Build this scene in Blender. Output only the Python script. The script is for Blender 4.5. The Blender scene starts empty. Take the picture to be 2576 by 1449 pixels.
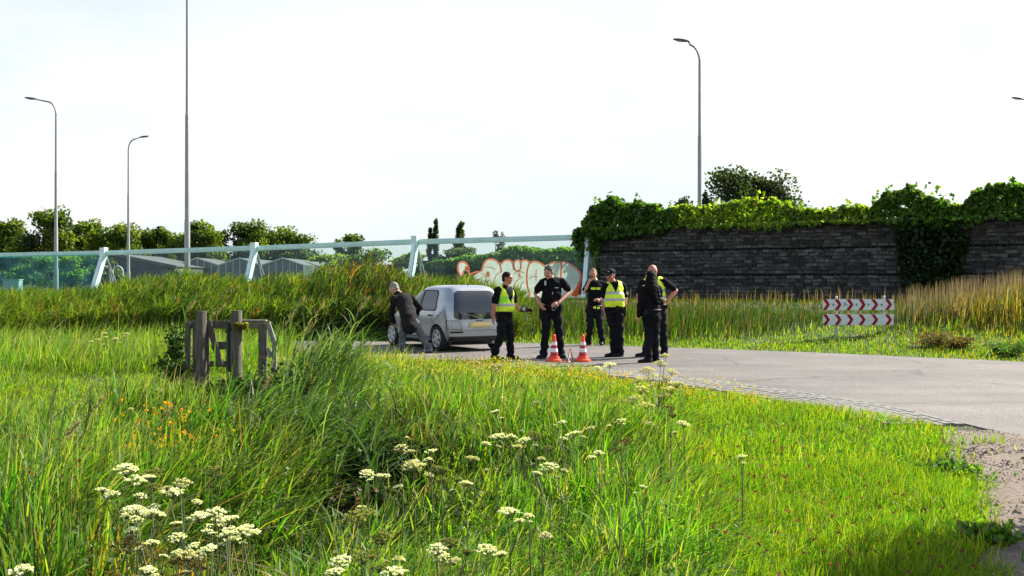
import bpy, bmesh, math, random
import numpy as np
from mathutils import Vector, Matrix

# ------------------------------------------------------------------ camera, sky, sun, exposure
SC = bpy.context.scene
COL = SC.collection
EYE = 1.5
FPX, CX, HY = 2700.0, 1288.0, 708.5          # picture measured on a 2576 wide grid
cam_d = bpy.data.cameras.new("camera")
cam_d.sensor_width = 36.0
cam_d.lens = FPX / 2576.0 * 36.0
cam_d.shift_y = -(724.5 - HY) / 2576.0
cam_d.clip_start = 0.1
cam_d.clip_end = 4000.0
cam = bpy.data.objects.new("camera", cam_d)
cam.location = (0, 0, EYE)
cam.rotation_euler = (math.radians(90), 0, 0)
COL.objects.link(cam)
SC.camera = cam

SUN_EL = math.radians(36)
SUN_DIR = Vector((0.83, 0.55, 0)).normalized() * math.cos(SUN_EL) + Vector((0, 0, math.sin(SUN_EL)))
SUN_AZ = math.atan2(SUN_DIR.x, SUN_DIR.y)      # clockwise from +Y
world = bpy.data.worlds.new("World")
SC.world = world
world.use_nodes = True
wn, wl = world.node_tree.nodes, world.node_tree.links
wn.clear()
w_out = wn.new("ShaderNodeOutputWorld")
w_bg = wn.new("ShaderNodeBackground")
w_bg.inputs["Strength"].default_value = 0.10
w_sky = wn.new("ShaderNodeTexSky")
w_sky.sky_type = 'NISHITA'
w_sky.sun_disc = False
w_sky.sun_elevation = SUN_EL
w_sky.sun_rotation = SUN_AZ
w_sky.dust_density = 2.0
w_tc = wn.new("ShaderNodeTexCoord")
w_sep = wn.new("ShaderNodeSeparateXYZ")
w_map = wn.new("ShaderNodeMapRange")
w_map.inputs["From Min"].default_value = 0.18
w_map.inputs["From Max"].default_value = 0.55
w_map.inputs["To Min"].default_value = 0.95
w_map.inputs["To Max"].default_value = 0.12
w_noise = wn.new("ShaderNodeTexNoise")
w_noise.inputs["Scale"].default_value = 3.2
w_noise.inputs["Detail"].default_value = 6.0
w_scale = wn.new("ShaderNodeVectorMath")
w_scale.operation = 'MULTIPLY'
w_scale.inputs[1].default_value = (1.0, 1.0, 3.0)
w_nm = wn.new("ShaderNodeMapRange")
w_nm.inputs["From Min"].default_value = 0.32
w_nm.inputs["From Max"].default_value = 0.5
w_nm.inputs["To Min"].default_value = 0.62
w_nm.inputs["To Max"].default_value = 1.0
w_mul = wn.new("ShaderNodeMath")
w_mul.operation = 'MULTIPLY'
w_mix = wn.new("ShaderNodeMixRGB")
w_mix.inputs["Color2"].default_value = (5.15, 5.30, 5.38, 1)     # thin bright cloud
wl.new(w_tc.outputs["Generated"], w_sep.inputs[0])
wl.new(w_tc.outputs["Generated"], w_scale.inputs[0])
wl.new(w_scale.outputs[0], w_noise.inputs["Vector"])
wl.new(w_sep.outputs["Z"], w_map.inputs["Value"])
wl.new(w_noise.outputs["Fac"], w_nm.inputs["Value"])
wl.new(w_map.outputs[0], w_mul.inputs[0])
wl.new(w_nm.outputs[0], w_mul.inputs[1])
wl.new(w_mul.outputs[0], w_mix.inputs["Fac"])
wl.new(w_sky.outputs["Color"], w_mix.inputs["Color1"])
w_n2 = wn.new("ShaderNodeTexNoise")
w_n2.inputs["Scale"].default_value = 2.1
w_n2.inputs["Detail"].default_value = 5.0
w_cr = wn.new("ShaderNodeValToRGB")
w_cr.color_ramp.elements[0].position = 0.40
w_cr.color_ramp.elements[0].color = (3.95, 4.28, 4.5, 1)
w_cr.color_ramp.elements[1].position = 0.58
w_cr.color_ramp.elements[1].color = (4.7, 4.75, 4.8, 1)
wl.new(w_scale.outputs[0], w_n2.inputs["Vector"])
wl.new(w_n2.outputs["Fac"], w_cr.inputs["Fac"])
wl.new(w_cr.outputs["Color"], w_mix.inputs["Color2"])
wl.new(w_mix.outputs["Color"], w_bg.inputs["Color"])
wl.new(w_bg.outputs[0], w_out.inputs["Surface"])

sun_d = bpy.data.lights.new("sun", 'SUN')
sun_d.energy = 5.0
sun_d.angle = math.radians(0.5)
sun_d.color = (1.0, 0.94, 0.84)
sun = bpy.data.objects.new("sun", sun_d)
sun.rotation_euler = SUN_DIR.to_track_quat('Z', 'Y').to_euler()
sun.location = (30, 20, 40)
COL.objects.link(sun)

SC.view_settings.view_transform = 'Standard'
SC.view_settings.look = 'None'
SC.view_settings.exposure = 1.2
SC.view_settings.gamma = 1.0
SC.view_settings.use_curve_mapping = False
SC.cycles.transparent_max_bounces = 24
SC.cycles.max_bounces = 8

# ------------------------------------------------------------------ helpers
RS = np.random.default_rng(11)
RN = random.Random(5)


def at(px, py, Y):
    """the point at depth Y seen at (px, py) on the measured grid"""
    return Vector(((px - CX) * Y / FPX, Y, EYE - (py - HY) * Y / FPX))


def tag(o, label=None, cat=None, group=None, kind=None):
    if label: o["label"] = label
    if cat: o["category"] = cat
    if group: o["group"] = group
    if kind: o["kind"] = kind
    return o


def empty(name, loc, label, cat, group=None, rz=0.0):
    o = bpy.data.objects.new(name, None)
    o.empty_display_size = 0.1
    o.location = loc
    o.rotation_euler = (0, 0, rz)
    COL.objects.link(o)
    return tag(o, label, cat, group)


def link(name, me, parent=None):
    o = bpy.data.objects.new(name, me)
    COL.objects.link(o)
    if parent is not None:
        o.parent = parent
    return o


def np_mesh(name, V, loops, counts, mat, parent=None, col=None, smooth=False):
    """V (n,3); loops flat index array; counts verts per face"""
    me = bpy.data.meshes.new(name)
    V = np.ascontiguousarray(V, dtype=np.float32)
    loops = np.ascontiguousarray(loops, dtype=np.int32)
    counts = np.ascontiguousarray(counts, dtype=np.int32)
    me.vertices.add(len(V))
    me.vertices.foreach_set("co", V.ravel())
    me.loops.add(len(loops))
    me.loops.foreach_set("vertex_index", loops)
    me.polygons.add(len(counts))
    st = np.zeros(len(counts), np.int32)
    st[1:] = np.cumsum(counts)[:-1]
    me.polygons.foreach_set("loop_start", st)
    me.polygons.foreach_set("loop_total", counts)
    me.polygons.foreach_set("use_smooth", np.full(len(counts), smooth, dtype=bool))
    me.update(calc_edges=True)
    if col is not None:
        a = me.attributes.new("col", 'FLOAT_COLOR', 'POINT')
        c = np.ones((len(V), 4), np.float32)
        c[:, :3] = col
        a.data.foreach_set("color", c.ravel())
    me.materials.append(mat)
    return link(name, me, parent)


class G:
    """collects shapes, builds ONE mesh object"""
    def __init__(s):
        s.v, s.f = [], []

    def add(s, vs, fs):
        k = len(s.v)
        s.v += [tuple(p) for p in vs]
        s.f += [tuple(i + k for i in f) for f in fs]

    def box(s, c, size, M=None):
        x, y, z = [d / 2 for d in size]
        vs = [Vector((a * x, b * y, d * z)) for a in (-1, 1) for b in (-1, 1) for d in (-1, 1)]
        if M is not None: vs = [M @ p for p in vs]
        c = Vector(c)
        s.add([p + c for p in vs], [(0, 1, 3, 2), (4, 6, 7, 5), (0, 4, 5, 1), (2, 3, 7, 6), (0, 2, 6, 4), (1, 5, 7, 3)])
        return s

    def beam(s, a, b, w, h, up=(0, 0, 1)):
        """rectangular bar from a to b; w across, h along up"""
        a, b = Vector(a), Vector(b)
        d = (b - a); L = d.length; d.normalize()
        sd = d.cross(Vector(up)); sd.normalize()
        u = sd.cross(d)
        M = Matrix((sd, d, u)).transposed()
        return s.box((a + b) / 2, (w, L, h), M)

    def tube(s, pts, rad, n=10, cap=True):
        pts = [Vector(p) for p in pts]
        if not isinstance(rad, (list, tuple)): rad = [rad] * len(pts)
        rings = []
        ref = Vector((0.31, 0.17, 0.93))
        for i, p in enumerate(pts):
            d = (pts[min(i + 1, len(pts) - 1)] - pts[max(i - 1, 0)]).normalized()
            a = d.cross(ref)
            if a.length < 1e-3: a = d.cross(Vector((1, 0, 0)))
            a.normalize(); b = d.cross(a)
            rings.append([p + (a * math.cos(t) + b * math.sin(t)) * rad[i] for t in [2 * math.pi * k / n for k in range(n)]])
        vs = [p for r in rings for p in r]
        fs = [(i * n + k, i * n + (k + 1) % n, (i + 1) * n + (k + 1) % n, (i + 1) * n + k) for i in range(len(pts) - 1) for k in range(n)]
        if cap:
            fs.append(tuple(range(n - 1, -1, -1)))
            fs.append(tuple((len(pts) - 1) * n + k for k in range(n)))
        s.add(vs, fs)
        return s

    def lathe(s, prof, n=24, c=(0, 0, 0), close=True):
        c = Vector(c)
        vs = [c + Vector((r * math.cos(2 * math.pi * k / n), r * math.sin(2 * math.pi * k / n), z)) for r, z in prof for k in range(n)]
        fs = [(i * n + k, i * n + (k + 1) % n, (i + 1) * n + (k + 1) % n, (i + 1) * n + k) for i in range(len(prof) - 1) for k in range(n)]
        if close:
            fs.append(tuple(range(n - 1, -1, -1)))
            fs.append(tuple((len(prof) - 1) * n + k for k in range(n)))
        s.add(vs, fs)
        return s

    def ball(s, c, r, n=10, m=6, M=None):
        """ellipsoid, r scalar or (rx, ry, rz)"""
        if not isinstance(r, (list, tuple)): r = (r, r, r)
        c = Vector(c)
        vs = [Vector((0, 0, -r[2]))]
        for i in range(1, m):
            t = -math.pi / 2 + math.pi * i / m
            for k in range(n):
                a = 2 * math.pi * k / n
                vs.append(Vector((r[0] * math.cos(t) * math.cos(a), r[1] * math.cos(t) * math.sin(a), r[2] * math.sin(t))))
        vs.append(Vector((0, 0, r[2])))
        if M is not None: vs = [M @ p for p in vs]
        fs = [(0, 1 + (k + 1) % n, 1 + k) for k in range(n)]
        for i in range(m - 2):
            for k in range(n):
                fs.append((1 + i * n + k, 1 + i * n + (k + 1) % n, 1 + (i + 1) * n + (k + 1) % n, 1 + (i + 1) * n + k))
        l = len(vs) - 1
        fs += [(l, 1 + (m - 2) * n + k, 1 + (m - 2) * n + (k + 1) % n) for k in range(n)]
        s.add([p + c for p in vs], fs)
        return s

    def capsule(s, a, b, ra, rb, flat=1.0, side=None, n=14):
        """tapered capsule; cross section radius r along side, r*flat across it"""
        a, b = Vector(a), Vector(b)
        d = b - a
        L = d.length
        d = d.normalized() if L > 1e-6 else Vector((0, 0, 1))
        sd = Vector(side) if side is not None else (Vector((1, 0, 0)) if abs(d.x) < 0.8 else Vector((0, 1, 0)))
        sd = (sd - d * sd.dot(d)).normalized()
        ot = d.cross(sd)
        rings = []
        for t in (-80, -50, -22): rings.append((a + d * ra * math.sin(math.radians(t)), ra * math.cos(math.radians(t))))
        for k in (0.0, 0.33, 0.66, 1.0): rings.append((a.lerp(b, k), ra + (rb - ra) * k))
        for t in (22, 50, 80): rings.append((b + d * rb * math.sin(math.radians(t)), rb * math.cos(math.radians(t))))
        vs = [c + (sd * math.cos(u) + ot * flat * math.sin(u)) * r for c, r in rings for u in [2 * math.pi * k / n for k in range(n)]]
        m = len(rings)
        fs = [(i * n + k, i * n + (k + 1) % n, (i + 1) * n + (k + 1) % n, (i + 1) * n + k) for i in range(m - 1) for k in range(n)]
        fs.append(tuple(range(n - 1, -1, -1)))
        fs.append(tuple((m - 1) * n + k for k in range(n)))
        s.add(vs, fs)
        return s

    def mesh(s, name, mat, smooth=False, bevel=0.0):
        me = bpy.data.meshes.new(name)
        me.from_pydata(s.v, [], s.f)
        bm = bmesh.new(); bm.from_mesh(me)
        bmesh.ops.recalc_face_normals(bm, faces=bm.faces)
        if bevel > 0:
            bmesh.ops.bevel(bm, geom=list(bm.edges), offset=bevel, segments=2, affect='EDGES', clamp_overlap=True)
        bm.to_mesh(me); bm.free()
        if smooth:
            me.polygons.foreach_set("use_smooth", [True] * len(me.polygons))
            if smooth == 'auto':
                try: me.set_sharp_from_angle(angle=math.radians(40))
                except Exception: pass
        me.materials.append(mat)
        return me

    def build(s, name, mat, parent=None, smooth=False, bevel=0.0):
        return link(name, s.mesh(name, mat, smooth, bevel), parent)


def remeshed(g, name, mat, parent, voxel, ratio=1.0, smooth=4, fold=0.0, freq=18.0, keep=None):
    """fuse overlapping closed shapes into one continuous skin"""
    o = g.build(name, mat, None, smooth=True)
    m = o.modifiers.new("fuse", 'REMESH'); m.mode = 'VOXEL'; m.voxel_size = voxel; m.use_smooth_shade = True
    if smooth:
        k = o.modifiers.new("relax", 'SMOOTH'); k.factor = 0.5; k.iterations = smooth
    if ratio < 1:
        d = o.modifiers.new("thin", 'DECIMATE'); d.ratio = ratio
    bpy.context.view_layer.update()
    dg = bpy.context.evaluated_depsgraph_get()
    me = bpy.data.meshes.new_from_object(o.evaluated_get(dg))
    o.modifiers.clear()
    old = o.data; o.data = me; bpy.data.meshes.remove(old)
    me.name = name
    if fold:
        n = len(me.vertices)
        co = np.zeros(n * 3); me.vertices.foreach_get("co", co); co = co.reshape(-1, 3)
        no = np.zeros(n * 3); me.vertices.foreach_get("normal", no); no = no.reshape(-1, 3)
        ph = RS.uniform(0, 6, 4)
        d = np.sin(co[:, 2] * freq * 1.6 + co[:, 0] * freq * .8 + ph[0] + 2 * np.sin(co[:, 1] * 9 + ph[1])) + .7 * np.sin(co[:, 2] * freq * 2.9 - co[:, 0] * freq * 1.5 + ph[2] + 1.5 * np.sin(co[:, 0] * 13))
        co += no * (d * fold)[:, None]
        me.vertices.foreach_set("co", co.ravel())
        me.update()
    me.polygons.foreach_set("use_smooth", [True] * len(me.polygons))
    if not me.materials: me.materials.append(mat)
    if parent is not None: o.parent = parent
    return o


# ------------------------------------------------------------------ materials
def mat(name, color, rough=0.6, metal=0.0, var=0.0, scale=8.0, bump=0.0, bscale=60.0, spec=0.5, coat=0.0, stretch=None):
    m = bpy.data.materials.new(name)
    m.use_nodes = True
    nt = m.node_tree; b = nt.nodes["Principled BSDF"]
    b.inputs["Base Color"].default_value = (*color, 1)
    b.inputs["Roughness"].default_value = rough
    b.inputs["Metallic"].default_value = metal
    b.inputs["Specular IOR Level"].default_value = spec
    b.inputs["Coat Weight"].default_value = coat
    if var > 0 or bump > 0:
        tc_ = nt.nodes.new("ShaderNodeTexCoord")
        tc = nt.nodes.new("ShaderNodeMapping"); nt.links.new(tc_.outputs["Object"], tc.inputs["Vector"])
        if stretch: tc.inputs["Scale"].default_value = stretch
    if var > 0:
        n = nt.nodes.new("ShaderNodeTexNoise"); n.inputs["Scale"].default_value = scale; n.inputs["Detail"].default_value = 6
        n.inputs["Roughness"].default_value = 0.65
        r = nt.nodes.new("ShaderNodeMapRange")
        r.inputs["From Min"].default_value = 0.3; r.inputs["From Max"].default_value = 0.7
        r.inputs["To Min"].default_value = 1 - var; r.inputs["To Max"].default_value = 1 + var
        x = nt.nodes.new("ShaderNodeMixRGB"); x.blend_type = 'MULTIPLY'; x.inputs["Fac"].default_value = 1
        x.inputs["Color1"].default_value = (*color, 1)
        nt.links.new(tc.outputs[0], n.inputs["Vector"]); nt.links.new(n.outputs["Fac"], r.inputs["Value"])
        nt.links.new(r.outputs[0], x.inputs["Color2"]); nt.links.new(x.outputs[0], b.inputs["Base Color"])
    if bump > 0:
        n2 = nt.nodes.new("ShaderNodeTexNoise"); n2.inputs["Scale"].default_value = bscale; n2.inputs["Detail"].default_value = 5
        bp = nt.nodes.new("ShaderNodeBump"); bp.inputs["Strength"].default_value = bump; bp.inputs["Distance"].default_value = 0.02
        nt.links.new(tc.outputs[0], n2.inputs["Vector"]); nt.links.new(n2.outputs["Fac"], bp.inputs["Height"])
        nt.links.new(bp.outputs[0], b.inputs["Normal"])
    return m


def foliage_mat(name, trans=0.45, gloss=0.06, rough=0.45, gain=1.25, blue=0.30):
    """each leaf has its own colour in the attribute col; light passes through"""
    m = bpy.data.materials.new(name); m.use_nodes = True
    nt = m.node_tree; nt.nodes.clear()
    out = nt.nodes.new("ShaderNodeOutputMaterial")
    a = nt.nodes.new("ShaderNodeAttribute"); a.attribute_name = "col"
    d = nt.nodes.new("ShaderNodeBsdfDiffuse")
    t = nt.nodes.new("ShaderNodeBsdfTranslucent")
    g = nt.nodes.new("ShaderNodeBsdfGlossy"); g.inputs["Roughness"].default_value = rough
    g.inputs["Color"].default_value = (0.9, 0.95, 0.85, 1)
    mul = nt.nodes.new("ShaderNodeMixRGB"); mul.blend_type = 'MULTIPLY'; mul.inputs["Fac"].default_value = 1
    mul.inputs["Color2"].default_value = (gain * 1.02, gain * 1.05, gain * blue, 1)
    m1 = nt.nodes.new("ShaderNodeMixShader"); m1.inputs[0].default_value = trans
    m2 = nt.nodes.new("ShaderNodeMixShader"); m2.inputs[0].default_value = gloss
    nt.links.new(a.outputs["Color"], d.inputs["Color"]); nt.links.new(a.outputs["Color"], mul.inputs["Color1"])
    nt.links.new(mul.outputs[0], t.inputs["Color"])
    nt.links.new(d.outputs[0], m1.inputs[1]); nt.links.new(t.outputs[0], m1.inputs[2])
    nt.links.new(m1.outputs[0], m2.inputs[1]); nt.links.new(g.outputs[0], m2.inputs[2])
    nt.links.new(m2.outputs[0], out.inputs["Surface"])
    return m


def glass_mat(name, tint, haze=0.08, gloss=0.06, hazecol=(0.5, 0.62, 0.58)):
    m = bpy.data.materials.new(name); m.use_nodes = True
    nt = m.node_tree; nt.nodes.clear()
    out = nt.nodes.new("ShaderNodeOutputMaterial")
    t = nt.nodes.new("ShaderNodeBsdfTransparent"); t.inputs["Color"].default_value = (*tint, 1)
    d = nt.nodes.new("ShaderNodeBsdfDiffuse"); d.inputs["Color"].default_value = (*hazecol, 1)
    g = nt.nodes.new("ShaderNodeBsdfGlossy"); g.inputs["Roughness"].default_value = 0.03
    fr = nt.nodes.new("ShaderNodeValue"); fr.outputs[0].default_value = gloss
    tc = nt.nodes.new("ShaderNodeTexCoord"); n = nt.nodes.new("ShaderNodeTexNoise"); n.inputs["Scale"].default_value = 1.6; n.inputs["Detail"].default_value = 7
    r = nt.nodes.new("ShaderNodeMapRange"); r.inputs["From Min"].default_value = 0.35; r.inputs["From Max"].default_value = 0.75
    r.inputs["To Min"].default_value = haze * 0.5; r.inputs["To Max"].default_value = haze * 2
    m1 = nt.nodes.new("ShaderNodeMixShader"); m2 = nt.nodes.new("ShaderNodeMixShader")
    nt.links.new(tc.outputs["Object"], n.inputs["Vector"]); nt.links.new(n.outputs["Fac"], r.inputs["Value"])
    nt.links.new(r.outputs[0], m1.inputs[0]); nt.links.new(t.outputs[0], m1.inputs[1]); nt.links.new(d.outputs[0], m1.inputs[2])
    nt.links.new(fr.outputs[0], m2.inputs[0]); nt.links.new(m1.outputs[0], m2.inputs[1]); nt.links.new(g.outputs[0], m2.inputs[2])
    nt.links.new(m2.outputs[0], out.inputs["Surface"])
    return m


M = {}
M['leaf'] = foliage_mat('leaf', trans=.52, gloss=.025, rough=.5, gain=1.6)
M['grass'] = foliage_mat('grass_blade', trans=0.55, gloss=0.016, rough=0.45, gain=1.6)
M['reed'] = foliage_mat('reed_leaf', trans=0.48, gloss=0.022, rough=0.5, gain=1.4)
M['straw'] = foliage_mat('dry_straw', trans=0.35, gloss=0.01, gain=1.0, blue=.85)
M['leaf_shaded'] = foliage_mat('shaded_leaf', trans=0.12, gloss=0.015, gain=1.0)  # passes little light, so sunlit leaves stay as dark as shade
M['petal'] = foliage_mat('petal', trans=0.3, gloss=0.0, gain=1.6)
M['bark'] = mat('bark', (0.09, 0.07, 0.05), 0.9, var=0.4, bump=0.5, bscale=20)
M['galv'] = mat('galvanised_steel', (0.30, 0.30, 0.29), 0.5, metal=0.35, var=0.12, scale=3)
M['lamp_head'] = mat('lamp_housing', (0.10, 0.10, 0.11), 0.5, var=0.1)
M['lens'] = mat('lamp_lens', (0.5, 0.5, 0.48), 0.3)
M['mint'] = mat('mint_paint', (0.58, 0.84, 0.77), 0.45, var=0.12, scale=2.0)
M['mint_pale'] = mat('pale_mint_paint', (0.76, 0.90, 0.86), 0.45, var=0.1, scale=2.0)
M['mint_dark'] = mat('dark_teal_steel', (0.05, 0.16, 0.15), 0.5, var=0.2, scale=2.0)
M['concrete'] = mat('concrete', (0.32, 0.31, 0.28), 0.9, var=0.25, scale=3, bump=0.3)
M['glass_clear'] = glass_mat('barrier_glass', (0.78, 0.89, 0.84), haze=0.06, gloss=.04)
M['glass_teal'] = glass_mat('teal_barrier_glass', (0.50, 0.86, 0.78), haze=0.16, gloss=.03, hazecol=(0.16, 0.50, 0.45))
M['stone'] = mat('gabion_stone', (0.088, 0.086, 0.082), 0.95, var=0.5, scale=9, bump=0.6, bscale=30, spec=.15)
M['stone_pale'] = mat('pale_gabion_stone', (0.150, 0.147, 0.140), 0.95, var=0.5, scale=9, bump=0.6, bscale=30, spec=.15)
M['stone_black'] = mat('black_gabion_stone', (0.047, 0.045, 0.043), 0.95, var=0.5, scale=9, bump=0.6, bscale=30, spec=.15)
M['stone_dark'] = mat('gabion_fill', (0.010, 0.010, 0.010), 1.0, var=0.4, scale=5, spec=.1)
M['wire'] = mat('gabion_wire', (0.06, 0.06, 0.06), 0.6, metal=0.5)
M['wood'] = mat('weathered_wood', (0.128, 0.116, 0.092), 0.95, var=0.6, scale=9, bump=0.8, bscale=40, spec=.2, stretch=(5, 5, .5))
M['wood_pale'] = mat('pale_weathered_wood', (0.26, 0.25, 0.215), 0.95, var=0.5, scale=9, bump=0.6, bscale=40, stretch=(5, 5, .5))
M['iron'] = mat('gate_iron', (0.015, 0.016, 0.02), 0.6, metal=0.3)
M['white_refl'] = mat('white_sheeting', (0.66, 0.71, 0.71), 0.5, var=0.12, scale=5, spec=.25)
M['red_refl'] = mat('red_sheeting', (0.30, 0.008, 0.016), 0.5, var=0.15, scale=6, spec=.15)
M['sticker'] = mat('grey_green_sticker', (0.10, 0.17, 0.16), 0.6)
M['ink'] = mat('marker_ink', (0.08, 0.08, 0.10), 0.7)
M['alu'] = mat('aluminium', (0.42, 0.42, 0.41), 0.35, metal=0.7)
M['cone_orange'] = mat('cone_orange', (0.85, 0.075, 0.02), 0.45, var=0.08)
M['cone_red'] = mat('cone_red', (0.42, 0.02, 0.03), 0.45, var=0.1)
M['cone_white'] = mat('cone_white', (0.75, 0.77, 0.80), 0.4, var=0.06)
M['rubber'] = mat('rubber', (0.018, 0.018, 0.018), 0.85, var=0.2)
M['skin'] = mat('skin', (0.50, 0.25, 0.17), 0.55, var=0.12, scale=14)
M['skin_ruddy'] = mat('ruddy_skin', (0.50, 0.19, 0.12), 0.55, var=0.14, scale=14)
M['skin_pale'] = mat('pale_skin', (0.60, 0.33, 0.24), 0.55, var=0.1, scale=14)
M['eye'] = mat('eye', (0.03, 0.02, 0.02), 0.3)
M['lip'] = mat('lip', (0.33, 0.10, 0.08), 0.5)
M['black_cloth'] = mat('black_cloth', (0.006, 0.006, 0.008), 0.9, var=0.3, scale=20, bump=0.25, bscale=25, spec=.12)
M['navy_cloth'] = mat('dark_navy_cloth', (0.006, 0.007, 0.011), 0.85, var=0.3, scale=16, bump=0.3, bscale=22, spec=.18)
M['charcoal'] = mat('charcoal_jacket', (0.017, 0.015, 0.016), 0.9, var=0.3, scale=16, bump=0.3, bscale=20, spec=.15)
M['jeans'] = mat('grey_jeans', (0.10, 0.11, 0.12), 0.9, var=0.3, scale=14, bump=0.3, bscale=24)
M['leather'] = mat('black_leather', (0.007, 0.007, 0.008), 0.5, var=0.2, spec=.2)
M['shoe_grey'] = mat('grey_shoe', (0.20, 0.20, 0.21), 0.7)
M['hair_dark'] = mat('dark_brown_hair', (0.018, 0.008, 0.007), 0.8, spec=.15, var=0.4, scale=40, bump=0.5, bscale=90)
M['hair_black'] = mat('black_hair', (0.004, 0.0035, 0.004), 0.75, var=0.4, scale=40, bump=0.5, bscale=90, spec=.12)
M['hair_grey'] = mat('grey_hair', (0.26, 0.24, 0.22), 0.8, var=0.3, scale=50, bump=0.5, bscale=90)
M['hair_greydark'] = mat('dark_grey_hair', (0.06, 0.056, 0.052), 0.8, spec=.2, var=0.4, scale=50, bump=0.5, bscale=90)
M['hair_ginger'] = mat('short_ginger_hair', (0.36, 0.18, 0.09), 0.75, var=0.3, scale=50, bump=0.4, bscale=90)
M['fluo'] = mat('fluorescent_yellow', (0.76, 1.0, 0.04), 0.65, var=0.10, scale=9, bump=0.3, bscale=16)
M['fluo_green'] = mat('fluorescent_green', (0.30, 0.88, 0.02), 0.65, var=0.08)
M['reflect'] = mat('grey_reflective_tape', (0.46, 0.50, 0.48), 0.35, var=0.08)
M['silver'] = mat('silver_paint', (0.42, 0.44, 0.47), 0.30, metal=0.55, var=0.03, scale=2, coat=0.5)
M['car_glass'] = mat('dark_car_glass', (0.02, 0.025, 0.03), 0.05, var=0.2, scale=1.2, spec=0.8)
M['trim'] = mat('black_plastic', (0.015, 0.015, 0.016), 0.6)
M['hub'] = mat('wheel_cover', (0.55, 0.56, 0.58), 0.35, metal=0.4)
M['plate'] = mat('yellow_plate', (0.55, 0.44, 0.18), 0.5)
M['tail'] = mat('tail_lamp', (0.40, 0.40, 0.40), 0.15, coat=0.5)
M['tail_red'] = mat('red_reflector', (0.55, 0.03, 0.02), 0.3)
M['brick'] = mat('grey_paver', (0.20, 0.195, 0.175), 0.95, var=0.3, scale=12, bump=0.4, bscale=50)
M['paint_white'] = mat('white_frame', (0.5, 0.51, 0.49), 0.5)
M['shed'] = mat('grey_sheet', (0.065, 0.075, 0.072), 0.7, var=0.2, scale=0.4)
M['roofsheet'] = mat('pale_roof_sheet', (0.11, 0.12, 0.115), 0.6, var=0.4, scale=1.2)
M['gh_glass'] = mat('greenhouse_glass', (0.09, 0.125, 0.115), 0.25, var=0.25, scale=0.6)
M['cabinet'] = mat('cabinet_green', (0.30, 0.38, 0.36), 0.5, var=0.1)


# ------------------------------------------------------------------ noise in plan, terrain
_T = RS.random((64, 64))


def vnoise(x, y, s):
    x = np.asarray(x) * s; y = np.asarray(y) * s
    xi = np.floor(x).astype(int); yi = np.floor(y).astype(int)
    fx = x - xi; fy = y - yi
    fx = fx * fx * (3 - 2 * fx); fy = fy * fy * (3 - 2 * fy)
    g = lambda a, b: _T[a % 64, b % 64]
    return (g(xi, yi) * (1 - fx) + g(xi + 1, yi) * fx) * (1 - fy) + (g(xi, yi + 1) * (1 - fx) + g(xi + 1, yi + 1) * fx) * fy


def fbm(x, y, s):
    return 0.55 * vnoise(x, y, s) + 0.3 * vnoise(np.asarray(x) + 7.3, np.asarray(y) + 2.1, s * 2.3) + 0.15 * vnoise(np.asarray(x) + 1.7, np.asarray(y) + 9.2, s * 5.1)


FAR = np.array([(-200, 36), (-60, 31), (-30, 29.5), (-12, 28), (-4, 27), (.1, 26.2), (3.7, 24.2), (6.7, 22.3), (9.5, 19.9), (13, 16.8), (17, 14), (30, 8.5), (60, 2), (200, -20)])
NEAR = np.array([(-200, 29), (-60, 24.5), (-30, 23.2), (-12, 22.3), (-4, 21.4), (0, 20), (1.3, 18.6), (2.55, 17.1), (3.3, 15.8), (3.85, 14.6), (4.35, 13.3), (4.65, 12.4), (4.76, 11.05), (4.92, 10.2), (5.3, 9.5), (7, 8.0), (10, 6.4), (30, 0), (60, -8), (200, -40)])


def yfar(x):
    x = np.asarray(x, float)
    return sum(np.interp(x + d, FAR[:, 0], FAR[:, 1]) for d in (-1, -.5, 0, .5, 1)) / 5


def ynear(x):
    x = np.asarray(x, float)
    return sum(np.interp(x + d, NEAR[:, 0], NEAR[:, 1]) for d in (-.06, -.03, 0, .03, .06)) / 5


DITCH = [(-3.2, 14.3), (-2.7, 11.5), (-1.5, 8.8), (-1.2, 7.0), (-1.6, 4.0)]


def dist_line(x, y, pts):
    x = np.asarray(x, float); y = np.asarray(y, float)
    best = np.full(np.broadcast(x, y).shape, 1e9)
    for (x0, y0), (x1, y1) in zip(pts[:-1], pts[1:]):
        dx, dy = x1 - x0, y1 - y0
        t = np.clip(((x - x0) * dx + (y - y0) * dy) / (dx * dx + dy * dy), 0, 1)
        best = np.minimum(best, np.hypot(x - x0 - t * dx, y - y0 - t * dy))
    return best


def gz(x, y):
    x = np.asarray(x, float); y = np.asarray(y, float)
    b = np.clip((y - yfar(x) - 0.4) / 11.0, 0, 1)
    z = 0.86 * b * b * (3 - 2 * b)
    inner = np.clip((ynear(x) - 0.9 - y) / 2.0, 0, 1)
    z = z + inner * 0.10 * (fbm(x, y, 0.35) - 0.5) * (1 - np.exp(-(((x - 4.8) / 1.4) ** 2 + ((y - 9.0) / .9) ** 2)))
    d = dist_line(x, y, DITCH)
    z = z - 0.40 * np.exp(-(d / 0.6) ** 2) * inner
    return z


def gz1(x, y):
    return float(gz(np.array([x]), np.array([y]))[0])


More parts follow.
